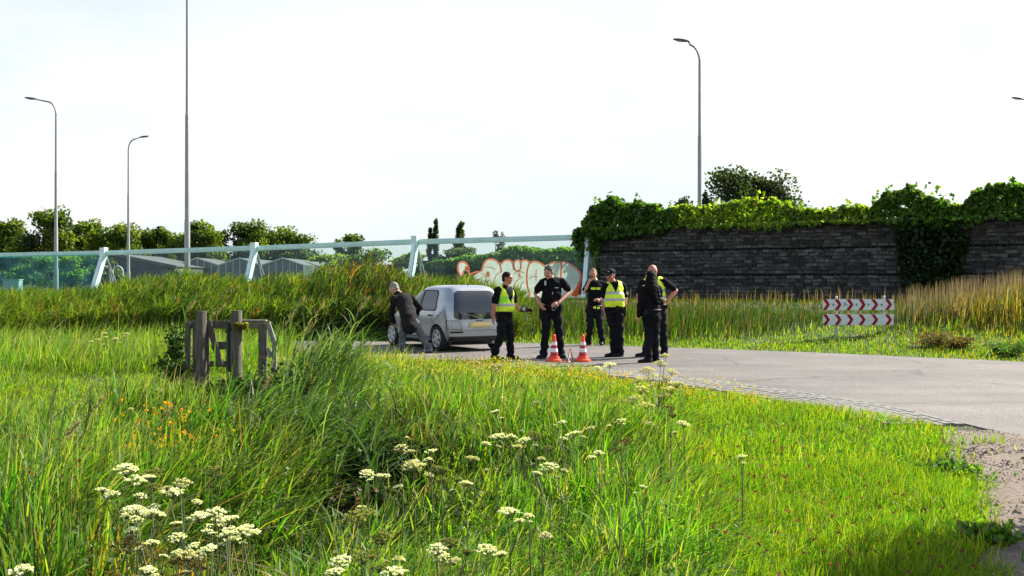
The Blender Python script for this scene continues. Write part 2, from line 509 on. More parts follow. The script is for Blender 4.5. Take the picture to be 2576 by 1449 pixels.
# ------------------------------------------------------------------ ground, road, verge paving, gravel
def ground():
    xs = np.concatenate([[-2500, -1200, -600, -300, -150, -90, -60, -45], np.arange(-35, 35.01, 0.5), [45, 60, 90, 150, 300, 600, 1200, 2500]])
    ys = np.concatenate([[-60, -30, -15, -8, -4], np.arange(-2, 46.01, 0.5), [50, 60, 80, 120, 200, 400, 800, 1600, 3200]])
    X, Y = np.meshgrid(xs, ys)
    Z = gz(X, Y)
    n, m = len(xs), len(ys)
    V = np.stack([X.ravel(), Y.ravel(), Z.ravel()], 1)
    i = np.arange(n - 1)[None, :] + n * np.arange(m - 1)[:, None]
    F = np.stack([i, i + 1, i + n + 1, i + n], -1).reshape(-1, 4)
    g = bpy.data.materials.new('meadow_soil'); g.use_nodes = True
    nt = g.node_tree; b = nt.nodes["Principled BSDF"]; b.inputs["Roughness"].default_value = 1.0
    tc = nt.nodes.new("ShaderNodeTexCoord")
    n1 = nt.nodes.new("ShaderNodeTexNoise"); n1.inputs["Scale"].default_value = 1.3; n1.inputs["Detail"].default_value = 8
    cr = nt.nodes.new("ShaderNodeValToRGB")
    cr.color_ramp.elements[0].position = 0.35; cr.color_ramp.elements[0].color = (0.014, 0.026, 0.005, 1)
    cr.color_ramp.elements[1].position = 0.68; cr.color_ramp.elements[1].color = (0.045, 0.065, 0.012, 1)
    nt.links.new(tc.outputs["Object"], n1.inputs["Vector"]); nt.links.new(n1.outputs["Fac"], cr.inputs["Fac"]); nt.links.new(cr.outputs["Color"], b.inputs["Base Color"])
    o = np_mesh("ground", V, F.ravel(), np.full(len(F), 4), g, smooth=True)
    tag(o, "grassy ground stretching from the meadow to the horizon", "ground", kind="structure")


ground()


def road():
    xs = np.concatenate([np.linspace(-200, -40, 20), np.arange(-38, 4.3, 0.25), np.arange(4.3, 5.6, .03), np.arange(5.6, 18, 0.25), np.linspace(19, 200, 40)])
    rows = 5
    V, F = [], []
    for i, x in enumerate(xs):
        y0, y1 = float(ynear(x)), float(yfar(x))
        w0 = 0.05 * (vnoise(x, 3.3, 1.7) - .5); w1 = 0.10 * (vnoise(x, 8.3, 1.3) - .5)
        for k in range(rows):
            V.append((x, (y0 + w0) + ((y1 + w1) - (y0 + w0)) * k / (rows - 1), 0.012))
    for i in range(len(xs) - 1):
        for k in range(rows - 1):
            a = i * rows + k
            F.append((a, a + rows, a + rows + 1, a + 1))
    # worn edge drops to the soil
    k0 = len(V)
    for i, x in enumerate(xs):
        V.append((x, V[i * rows][1] - 0.03, -0.06))
        V.append((x, V[i * rows + rows - 1][1] + 0.03, -0.06))
    for i in range(len(xs) - 1):
        F.append((k0 + 2 * i, k0 + 2 * i + 2, (i + 1) * rows, i * rows))
        F.append((i * rows + rows - 1, (i + 1) * rows + rows - 1, k0 + 2 * i + 3, k0 + 2 * i + 1))
    m = bpy.data.materials.new('worn_asphalt'); m.use_nodes = True
    nt = m.node_tree; b = nt.nodes["Principled BSDF"]; b.inputs["Roughness"].default_value = 0.8; b.inputs["Specular IOR Level"].default_value = 0.35
    tc = nt.nodes.new("ShaderNodeTexCoord")
    big = nt.nodes.new("ShaderNodeTexNoise"); big.inputs["Scale"].default_value = 0.5; big.inputs["Detail"].default_value = 5
    fine = nt.nodes.new("ShaderNodeTexVoronoi"); fine.inputs["Scale"].default_value = 55
    fn = nt.nodes.new("ShaderNodeTexNoise"); fn.inputs["Scale"].default_value = 30; fn.inputs["Detail"].default_value = 3
    cr = nt.nodes.new("ShaderNodeValToRGB")
    cr.color_ramp.elements[0].position = 0.3; cr.color_ramp.elements[0].color = (0.088, 0.081, 0.074, 1)
    cr.color_ramp.elements[1].position = 0.7; cr.color_ramp.elements[1].color = (0.145, 0.132, 0.119, 1)
    mx = nt.nodes.new("ShaderNodeMixRGB"); mx.blend_type = 'OVERLAY'; mx.inputs["Fac"].default_value = 0.45
    mx2 = nt.nodes.new("ShaderNodeMixRGB"); mx2.blend_type = 'OVERLAY'; mx2.inputs["Fac"].default_value = 0.5
    bp = nt.nodes.new("ShaderNodeBump"); bp.inputs["Strength"].default_value = 0.35; bp.inputs["Distance"].default_value = 0.01
    L = nt.links.new
    L(tc.outputs["Object"], big.inputs["Vector"]); L(tc.outputs["Object"], fine.inputs["Vector"]); L(tc.outputs["Object"], fn.inputs["Vector"])
    L(big.outputs["Fac"], cr.inputs["Fac"]); L(cr.outputs["Color"], mx.inputs["Color1"]); L(fine.outputs["Color"], mx.inputs["Color2"])
    sat = nt.nodes.new("ShaderNodeHueSaturation"); sat.inputs["Saturation"].default_value = 0.0
    L(fine.outputs["Color"], sat.inputs["Color"]); L(sat.outputs[0], mx.inputs["Color2"])
    L(mx.outputs[0], mx2.inputs["Color1"]); L(fn.outputs["Fac"], mx2.inputs["Color2"]); L(mx2.outputs[0], b.inputs["Base Color"])
    mp = nt.nodes.new("ShaderNodeMapping"); mp.inputs["Rotation"].default_value = (0, 0, math.radians(38)); mp.inputs["Scale"].default_value = (.18, 1.5, 1)
    tr = nt.nodes.new("ShaderNodeTexNoise"); tr.inputs["Scale"].default_value = 1.0; tr.inputs["Detail"].default_value = 4
    vc = nt.nodes.new("ShaderNodeTexVoronoi"); vc.feature = 'DISTANCE_TO_EDGE'; vc.inputs["Scale"].default_value = .42
    wob = nt.nodes.new("ShaderNodeTexNoise"); wob.inputs["Scale"].default_value = 1.7; wob.inputs["Detail"].default_value = 6
    wa = nt.nodes.new("ShaderNodeMixRGB"); wa.inputs["Fac"].default_value = .35
    ck = nt.nodes.new("ShaderNodeMapRange"); ck.inputs["From Min"].default_value = 0.0; ck.inputs["From Max"].default_value = .012; ck.inputs["To Min"].default_value = .55; ck.inputs["To Max"].default_value = 1.0
    tm = nt.nodes.new("ShaderNodeMapRange"); tm.inputs["From Min"].default_value = .35; tm.inputs["From Max"].default_value = .7; tm.inputs["To Min"].default_value = .84; tm.inputs["To Max"].default_value = 1.08
    pm = nt.nodes.new("ShaderNodeMath"); pm.operation = 'MULTIPLY'
    fx = nt.nodes.new("ShaderNodeMixRGB"); fx.blend_type = 'MULTIPLY'; fx.inputs["Fac"].default_value = 1
    L(tc.outputs["Object"], mp.inputs["Vector"]); L(mp.outputs[0], tr.inputs["Vector"]); L(tr.outputs["Fac"], tm.inputs["Value"])
    L(tc.outputs["Object"], wob.inputs["Vector"]); L(tc.outputs["Object"], wa.inputs["Color1"]); L(wob.outputs["Color"], wa.inputs["Color2"]); L(wa.outputs[0], vc.inputs["Vector"])
    L(vc.outputs["Distance"], ck.inputs["Value"]); L(ck.outputs[0], pm.inputs[0]); L(tm.outputs[0], pm.inputs[1])
    L(mx2.outputs[0], fx.inputs["Color1"]); L(pm.outputs[0], fx.inputs["Color2"]); L(fx.outputs[0], b.inputs["Base Color"])
    L(fine.outputs["Distance"], bp.inputs["Height"]); L(bp.outputs[0], b.inputs["Normal"])
    me = bpy.data.meshes.new("road"); me.from_pydata(V, [], F); me.materials.append(m)
    bm = bmesh.new(); bm.from_mesh(me); bmesh.ops.recalc_face_normals(bm, faces=bm.faces); bm.to_mesh(me); bm.free()
    o = link("road", me)
    tag(o, "light worn asphalt road bending away to the left", "road", kind="structure")


road()

# edge of the road as a polyline, for the paver strip
_ex = np.arange(0.2, 5.0, 0.01)
EDGE = np.stack([_ex, ynear(_ex)], 1)
_seg = np.hypot(*np.diff(EDGE, axis=0).T)
_arc = np.concatenate([[0], np.cumsum(_seg)])


def edge_at(s):
    x = np.interp(s, _arc, EDGE[:, 0]); y = np.interp(s, _arc, EDGE[:, 1])
    x2 = np.interp(s + .05, _arc, EDGE[:, 0]); y2 = np.interp(s + .05, _arc, EDGE[:, 1])
    t = Vector((x2 - x, y2 - y, 0)).normalized()
    return Vector((x, y, 0)), t, Vector((t.y, -t.x, 0)) * -1 if False else Vector((t.y, -t.x, 0))


def paving():
    # bed
    V, F = [], []
    s_end = float(np.interp(4.775, EDGE[:, 0], _arc))
    S = np.arange(0.0, s_end - .05, 0.15)
    for s in S:
        p, t, nrm = edge_at(s)
        if nrm.y > 0: nrm = -nrm
        V += [tuple(p + nrm * 0.02 + Vector((0, 0, 0.0))), tuple(p + nrm * 0.98 + Vector((0, 0, 0.0)))]
    for i in range(len(S) - 1):
        F.append((2 * i, 2 * i + 1, 2 * i + 3, 2 * i + 2))
    V = [(x, y, gz1(x, y) + 0.012) for x, y, z in V]
    me = bpy.data.meshes.new("paved_strip"); me.from_pydata(V, [], F)
    bedm = mat('sand_and_moss', (0.15, 0.15, 0.065), 1.0, var=0.6, scale=5, bump=0.4)
    me.materials.append(bedm)
    strip = link("paved_strip", me)
    tag(strip, "strip of grey pavers along the near road edge", "pavement", kind="structure")
    bricks = []
    for row in range(8):
        s = RN.uniform(0, 0.1)
        while s < s_end - .2:
            p, t, nrm = edge_at(s + 0.1)
            if nrm.y > 0: nrm = -nrm
            q = p + nrm * (0.10 + row * 0.108)
            q.z = gz1(q.x, q.y) + 0.004 + RN.uniform(-.0025, .0025)
            bricks.append((q, math.atan2(t.y, t.x) + RN.uniform(-.03, .03)))
            s += 0.211
    bricks.sort(key=lambda b: b[0].y)
    protos = []
    for k in range(3):
        g = G().box((0, 0, 0), (0.2, 0.1, 0.045))
        protos.append(g.mesh("brick", M['brick'], bevel=0.006))
    rest = G()
    for i, (q, a) in enumerate(bricks):
        if i < 300:
            o = link("brick", protos[i % 3], strip); o.location = q; o.rotation_euler = (RN.uniform(-.012, .012), RN.uniform(-.012, .012), a)
        else:
            rest.box(q, (0.2, 0.1, 0.045), Matrix.Rotation(a, 3, 'Z'))
    if rest.v:
        o = rest.build("far_bricks", M['brick'], strip); o["kind"] = "stuff"


paving()

GRAVEL = np.array([(3.0, 1.6), (5.4, 2.60), (6.2, 2.82), (7, 3.2), (8.6, 3.72), (9.6, 3.92), (10.4, 4.25), (10.9, 4.5)])


def xgravel(y):
    return np.interp(y, GRAVEL[:, 0], GRAVEL[:, 1]) + 0.25 * (vnoise(np.asarray(y) * 1.0, 4.4, 2.3) - .5)


def gravel():
    ys = np.arange(3.0, 10.75, 0.1)
    V, F = [], []
    n = 12
    for y in ys:
        x0 = float(xgravel(y)) - 0.1
        x1 = max(x0 + .2, float(np.interp(y, [3, 6.4, 8, 9.5, 10.2, 10.6, 11.05], [12, 10, 7, 5.3, 4.92, 4.84, 4.76])) - 0.02)
        for k in range(n):
            x = x0 + (x1 - x0) * k / (n - 1)
            pf = 1 - math.exp(-(((x - 4.78) / .95) ** 2 + ((y - 9.0) / .36) ** 2) * 1.2)
            V.append((x, y, gz1(x, y) + 0.006 + pf * (.012 + 0.014 * float(vnoise(x, y, 3.0)))))
    for i in range(len(ys) - 1):
        for k in range(n - 1):
            a = i * n + k; F.append((a, a + 1, a + n + 1, a + n))
    gm = mat('pinkish_gravel', (0.165, 0.125, 0.10), 1.0, var=0.45, scale=14, bump=0.6, bscale=45)
    me = bpy.data.meshes.new("gravel_path"); me.from_pydata(V, [], F); me.materials.append(gm)
    tag(link("gravel_path", me), "pinkish gravel path at the lower right beside the road", "path", kind="structure")
    # loose stones
    N = 9000
    y = RS.uniform(4.5, 10.8, N); x = xgravel(y) - 0.12 + RS.random(N) ** 1.2 * 2.2
    ok = (y < ynear(x) - 0.08) & ((((x - 4.78) / .8) ** 2 + ((y - 9.0) / .3) ** 2) > 1)
    x, y = x[ok], y[ok]
    oct_v = np.array([(1, 0, 0), (0, 1, 0), (-1, 0, 0), (0, -1, 0), (0, 0, 1), (0, 0, -1)], float)
    oct_f = np.array([(0, 1, 4), (1, 2, 4), (2, 3, 4), (3, 0, 4)])
    n = len(x)
    r = RS.uniform(0.004, 0.013, n) * np.where(RS.random(n) < .06, 1.8, 1)
    a = RS.uniform(0, 6.28, n)
    P = oct_v[None] * (r[:, None, None] * RS.uniform(.6, 1.3, (n, 1, 3)))
    ca, sa = np.cos(a)[:, None], np.sin(a)[:, None]
    Px = P[..., 0] * ca - P[..., 1] * sa; Py = P[..., 0] * sa + P[..., 1] * ca
    V = np.stack([Px + x[:, None], Py + y[:, None], P[..., 2] + (gz(x, y) + 0.02)[:, None]], -1).reshape(-1, 3)
    F = (oct_f[None] + 6 * np.arange(n)[:, None, None]).reshape(-1)
    c = np.array([(0.25, 0.18, 0.145), (0.19, 0.15, 0.13), (0.34, 0.28, 0.24), (0.13, 0.105, 0.09)])[RS.integers(0, 4, n)]
    pm = foliage_mat('pebble', trans=0.0, gloss=0.02)
    o = np_mesh("gravel_stones", V, F, np.full(len(F) // 3, 3), pm, col=np.repeat(c, 6, 0))
    tag(o, "loose pink and grey stones on the gravel path", "gravel", kind="stuff")
    # puddle
    g = G(); pts = []
    for k in range(40):
        t = 2 * math.pi * k / 40
        rr = 1 + .12 * math.sin(3 * t + 1) + .06 * math.sin(7 * t)
        pts.append((4.78 + .72 * rr * math.cos(t), 9.0 + .24 * rr * math.sin(t) + .05 * math.cos(t), 0))
    zz = gz1(4.78, 9.0) + 0.013
    pts = [(x, y, zz) for x, y, z in pts]
    g.add(pts, [tuple(range(40))])
    wm = mat('puddle_water', (0.06, 0.05, 0.035), 0.03, spec=0.6)
    tag(g.build("puddle", wm), "muddy brown puddle on the gravel path", "puddle", kind="structure")


gravel()

# ------------------------------------------------------------------ gabion wall
WA = Vector((3.35, 41.85, 0)); WD = Vector((13, -8, 0)).normalized(); WN = Vector((-8, -13, 0)).normalized()   # WN faces the road
WLEN = 24.0


def wall_s(px):
    """distance along the wall at grid column px"""
    k = (px - CX) / FPX
    return (k * WA.y - WA.x) / (WD.x - k * WD.y)


def wall_pt(s, out, z):
    p = WA + WD * s + WN * out
    return Vector((p.x, p.y, z))


def gabion_wall():
    base = wall_pt(0, 0, 0.75)
    root = empty("gabion_wall", base, "dark stone filled gabion wall overgrown with vines along the top", "wall")
    ML = Matrix((WD, -WN, Vector((0, 0, 1)))).transposed()
    z0, lay = 0.83, 0.925
    loc = lambda s, out, z: wall_pt(s, out, z) - base
    # each basket: dark rubble core, three layers, butted end to end with a gap at the seams
    for li in range(3):
        s, k = -0.0, 0
        while s < WLEN:
            w = 2.9 if (k or li != 1) else 1.6
            off = 0.03 * li + RN.uniform(0, .02)
            g = G()
            g.box(loc(s + w / 2, -0.5 - off, z0 + lay * (li + .5)), (w - .05, 1.0, lay - .05), ML)
            g.build("gabion_basket", M['stone_dark'], root)
            s += w; k += 1
    core = G(); core.box(loc(WLEN / 2, -0.56, z0 + lay * 1.5), (WLEN - .1, .9, lay * 3 - .04), ML); core.build("rubble_core", M['stone_dark'], root)
    # stones on the face
    protos = []
    for k in range(6):
        bm = bmesh.new(); bmesh.ops.create_cube(bm, size=.96)
        for v in bm.verts:
            v.co.x += RN.uniform(-.07, .07); v.co.z += RN.uniform(-.10, .10); v.co.y += RN.uniform(-.2, .2)
        me = bpy.data.meshes.new("stone"); bm.to_mesh(me); bm.free(); me.materials.append(M[('stone', 'stone_pale', 'stone_black')[k % 3]]); protos.append(me)
    stones = []
    for li in range(3):
        off = 0.03 * li
        for r in range(7):
            z = z0 + lay * li + 0.03 + (r + .5) * (lay - .06) / 7
            s = RN.uniform(0, .1)
            while s < WLEN - .2:
                w = RN.uniform(0.15, 0.42)
                stones.append((loc(s + w / 2, 0.0 - off, z + RN.uniform(-.012, .012)), w * .97, RN.uniform(.085, .112), s))
                s += w
    smax = wall_s(2560)
    near = sorted([i for i, t in enumerate(stones) if t[3] < smax and not (wall_s(2265) < t[3] < wall_s(2425))], key=lambda i: -stones[i][3])
    single = set(near[:300])
    rest = [G(), G(), G()]
    pv = [([tuple(v.co) for v in me.vertices], [tuple(p.vertices) for p in me.polygons]) for me in protos]
    ang = math.atan2(WD.y, WD.x)
    for i, (p, w, h, s) in enumerate(stones):
        k = RN.choices(range(6), [3, 1.6, 2, 3, 1.6, 2])[0]
        d = RN.uniform(.05, .095)
        if i in single:
            o = link("stone", protos[k], root); o.location = p; o.scale = (w, d, h); o.rotation_euler = (RN.uniform(-.1, .1), RN.uniform(-.12, .12), ang)
        else:
            Mx = ML @ Matrix.Rotation(RN.uniform(-.12, .12), 3, 'Y')
            rest[k % 3].add([Mx @ Vector((a * w, b * d, c * h)) + p for a, b, c in pv[k][0]], pv[k][1])
    for r_, m_ in zip(rest, ('stone', 'stone_pale', 'stone_black')):
        o = r_.build("stone_fill", M[m_], root); o["kind"] = "stuff"
    wire = G()
    for li in range(3):
        for r in range(7):
            z = z0 + lay * li + 0.03 + r * (lay - .06) / 7
            wire.beam(loc(0, .075 - .03 * li, z), loc(WLEN, .075 - .03 * li, z), .012, .012)
    for k in range(int(WLEN / .2)):
        wire.beam(loc(k * .2, .085, z0), loc(k * .2, .03, z0 + lay * 3), .010, .010, up=(1, 0, 0))
    o = wire.build("wire_mesh", M['wire'], root); o["kind"] = "stuff"


gabion_wall()


# ------------------------------------------------------------------ leaf masses
def leaf_cloud(P, size, cols, name, parent=None, m=None, up=0.0, fold=True):
    """one folded leaf at each point; P (n,3), size (n,), cols (n,3)"""
    n = len(P)
    d = RS.normal(size=(n, 3)); d[:, 2] = d[:, 2] * .7 - .25
    d /= np.linalg.norm(d, axis=1)[:, None]
    nr = RS.normal(size=(n, 3)); nr[:, 2] = np.abs(nr[:, 2]) + up
    sd = np.cross(d, nr); sd /= np.linalg.norm(sd, axis=1)[:, None] + 1e-9
    nn = np.cross(sd, d)
    s = size[:, None]
    a = P - d * s * .5
    b = P + d * s * .6
    l = P + sd * s * .42 + nn * s * .10
    r = P - sd * s * .42 + nn * s * .10
    V = np.stack([a, l, b, r], 1).reshape(-1, 3)
    i = 4 * np.arange(n)[:, None]
    F = np.concatenate([i, i + 1, i + 2, i, i + 2, i + 3], 1).reshape(-1)
    return np_mesh(name, V, F, np.full(2 * n, 3), m or M['leaf'], parent, col=np.repeat(cols, 4, 0))


def mixcols(n, pal, jit=0.2):
    pal = np.array(pal)
    c = pal[RS.integers(0, len(pal), n)]
    return np.clip(c * RS.uniform(1 - jit, 1 + jit, (n, 1)) * RS.uniform(.92, 1.08, (n, 3)), 0.002, 1)


IVY_DARK = [(0.045, 0.11, 0.016), (0.065, 0.14, 0.018), (0.035, 0.085, 0.016), (0.085, 0.165, 0.02)]
IVY_LIME = [(0.28, 0.40, 0.025), (0.30, 0.38, 0.03), (0.16, 0.26, 0.02), (0.36, 0.36, 0.05)]
IVY_MID = [(0.08, 0.18, 0.018), (0.12, 0.22, 0.022), (0.05, 0.12, 0.016), (0.17, 0.26, 0.03)]


def vine(name, label, prof, pal, n, size, depth=(-0.9, .22), sprigs=6, shell=.6):
    """prof: list of (grid column, top row, bottom row) along the wall"""
    prof = np.array(prof, float)
    px = RS.uniform(prof[0, 0], prof[-1, 0], n)
    k = (px - CX) / FPX
    s = (k * WA.y - WA.x) / (WD.x - k * WD.y)
    Y = WA.y + WD.y * s
    top = np.interp(px, prof[:, 0], prof[:, 1]) + 26 * (fbm(px, px * 0, 0.045) - .5) + 18 * (vnoise(px, px * 0 + 3, 0.16) - .5)
    bot = np.interp(px, prof[:, 0], prof[:, 2]) + 22 * (fbm(px + 50, px * 0, 0.05) - .5)
    u = RS.random(n)
    u = np.where(RS.random(n) < shell, u ** 1.5, u)
    cl = vnoise(px * .11, u * 7, 1.0) * .6 + vnoise(px * .3, u * 15, 1.0) * .4
    kp = RS.random(n) < np.clip((cl - .25) * 3.2, .12, 1)
    px, k, s, Y, top, bot, u = [q[kp] for q in (px, k, s, Y, top, bot, u)]; n = len(px)
    row = top + (bot - top) * u
    z = EYE - (row - HY) * Y / FPX
    zt = EYE - (top - HY) * Y / FPX
    wallt = 3.58
    # above the crest leaves fill the depth of the wall, below it they hang on the face
    out = np.where(z > wallt, RS.uniform(depth[0], depth[1], n), RS.uniform(.05, .30, n) + .14 * np.abs(RS.normal(size=n)))
    thick = np.clip((zt - z) / np.maximum(zt - wallt, .1), 0, 1)
    out = np.where(z > wallt, out * (.45 + .55 * thick), out)
    P = np.stack([WA.x + WD.x * s + WN.x * out, WA.y + WD.y * s + WN.y * out, z], 1)
    ext = []
    for q in range(sprigs):            # shoots that stick out of the outline
        a = RS.uniform(prof[0, 0], prof[-1, 0]); ss = wall_s(a)
        zz = EYE - (np.interp(a, prof[:, 0], prof[:, 1]) - HY) * (WA.y + WD.y * ss) / FPX
        h = RS.uniform(.15, .5); lx = RS.uniform(-.25, .25)
        for j in range(9):
            t = j / 8
            b = wall_pt(ss + lx * t * t + RS.uniform(-.05, .05), -.2, zz - .1 + h * t + RS.uniform(-.04, .04)); ext.append(tuple(b))
    if ext: P = np.concatenate([P, np.array(ext)])
    base = wall_pt(wall_s((prof[0, 0] + prof[-1, 0]) / 2), 0, 3.5)
    root = empty(name, base, label, "climbing plant")
    P = P - np.array(base)
    sz = RS.uniform(.7, 1.25, len(P)) * size
    leaf_cloud(P, sz, mixcols(len(P), pal, .3), "foliage", root)
    for q in range(14):
        g = G()
        a = RS.uniform(prof[0, 0], prof[-1, 0]); ss = wall_s(a)
        pts = [wall_pt(ss + RS.uniform(-.5, .5) * t, .12 - .25 * (t > .8), max(3.55 - (1 - t) * RS.uniform(.2, .8), 0.9)) - base for t in (0, .35, .7, 1)]
        g.tube(pts, [.008, .011, .013, .013], 5)
        g.build("stem", M['bark'], root)


vine("ivy", "dark green ivy mound draped over the left end of the gabion wall",
     [(1456, 585, 610), (1470, 555, 660), (1490, 520, 655), (1530, 503, 600), (1580, 512, 598), (1640, 518, 590), (1700, 532, 575)], IVY_DARK + IVY_MID[:2], 11000, .17, depth=(-1.2, .35), sprigs=9)
vine("wild_vine", "yellow green sunlit vine along the middle of the wall crest",
     [(1660, 540, 580), (1700, 520, 578), (1760, 522, 572), (1830, 508, 575), (1900, 500, 572), (1960, 512, 575), (2020, 524, 570), (2080, 530, 562), (2140, 520, 562), (2215, 505, 560)], IVY_LIME + IVY_MID, 10500, .15, depth=(-.9, .25), sprigs=12)
vine("hop_bush", "leafy green vine mound with loose shoots above the hanging curtain of leaves",
     [(2190, 515, 560), (2225, 480, 565), (2270, 474, 570), (2310, 482, 575), (2350, 500, 575), (2400, 515, 572), (2450, 518, 568)], IVY_MID + IVY_DARK[:1], 8000, .15, depth=(-.9, .3), sprigs=9)
vine("wild_vine", "tall leafy vine bush on the wall crest at the right edge",
     [(2430, 515, 556), (2450, 480, 553), (2500, 466, 552), (2550, 464, 552), (2600, 470, 552), (2680, 490, 550)], IVY_MID + IVY_DARK[:1], 8000, .15, depth=(-.9, .3), sprigs=9)
vine("ivy", "dark curtain of ivy hanging down the face of the gabion wall",
     [(2258, 560, 600), (2275, 555, 720), (2310, 550, 750), (2360, 550, 755), (2400, 550, 740), (2425, 552, 660), (2440, 555, 600)], [(.016, .042, .008), (.026, .058, .010), (.012, .030, .008)], 9000, .14, sprigs=0, shell=0)  # leaf colours darkened to carry the shade on the wall face


# ------------------------------------------------------------------ transparent noise barrier
BP = [Vector((-26.0, 50.4, 0)), Vector((-18.9, 48, 0)), Vector((-11.45, 45.5, 0)), Vector((-4.25, 43, 0)), Vector((2.72, 41, 0))]
BT = []                                 # top rail points
for i, (px, row) in enumerate([(-190, 641), (219, 634), (605, 622), (1030, 606), (1466, 594)]):
    p = BP[i]
    d = (BP[min(i + 1, 4)] - BP[max(i - 1, 0)]).normalized()
    nb = Vector((-d.y, d.x, 0))         # away from the road
    z = EYE - (row - HY) * (p.y + 1.0) / FPX
    t = p + nb * 1.0; BT.append(Vector((t.x, t.y, z)))
ZB = 0.55


def barrier():
    root = empty("noise_barrier", (BP[2].x, BP[2].y, ZB), "tilted transparent noise barrier with pale mint steel rail and posts", "noise barrier")
    o0 = Vector(root.location)
    for i in range(5):
        a = Vector((BP[i].x, BP[i].y, ZB)) - o0; b = BT[i] - o0
        d = (BP[min(i + 1, 4)] - BP[max(i - 1, 0)]).normalized()
        nb = Vector((-d.y, d.x, 0))
        if i < 5:
            g = G(); ax = (b - a)
            n_ = d.cross(ax).normalized()
            g.beam(a - nb * .06, b - nb * .06, .165, .15, up=n_)
            post = g.build("post", M['mint_pale'], root)
            f = G(); f.beam(a + d * .125 - nb * .03, b + d * .125 - nb * .03, .035, .22, up=n_)
            f.build("side_flange", M['mint_dark'] if i == 4 else M['mint'], post)
            for sgn in (-.16, .16):
                s = G(); q = a + nb * 1.75 + d * (sgn + .25); s.tube([q, b + nb * .05 + d * .06 - Vector((0, 0, .2))], .035, 8)
                s.build("stay", M['galv'], root)
            c = G(); c.box(b - nb * .06 + Vector((0, 0, .02)), (.26, .26, .36), Matrix((d, nb, Vector((0, 0, 1)))).transposed())
            c.build("cap", M['mint_pale'], root)
    for i in range(4):
        a0 = Vector((BP[i].x, BP[i].y, ZB)) - o0; a1 = Vector((BP[i + 1].x, BP[i + 1].y, ZB)) - o0
        b0, b1 = BT[i] - o0, BT[i + 1] - o0
        d = (a1 - a0).normalized(); nb = Vector((-d.y, d.x, 0))
        # glass pane, 2 cm thick
        A0, A1, B0, B1 = a0 + d * .13, a1 - d * .13, b0 + d * .13, b1 - d * .13
        g = G(); g.add([A0, A1, B1, B0], [(0, 1, 2, 3)])
        pane = g.build("glass_pane", M['glass_teal'] if i == 0 else M['glass_clear'], root)
        if i == 0: pane["label"] = "deep teal tinted glass pane at the left"
        r = G(); r.beam(b0 + d * .14, b1 - d * .14, .11, .13); r.build("top_rail", M['mint'], root)
        r = G(); r.beam(b0 + d * .14 - Vector((0, 0, .108)), b1 - d * .14 - Vector((0, 0, .108)), .08, .085); r.build("lower_lip", M['mint_pale'], root)
        k = G(); k.beam(a0 + Vector((0, 0, -.02)), a1 + Vector((0, 0, -.02)), .3, .5); k.build("concrete_base", M['concrete'], root)
        if i == 3: GRAF['pane'] = pane; GRAF['geo'] = (A0 + o0, A1 + o0, B0 + o0, o0)
    return root


GRAF = {}
barrier()


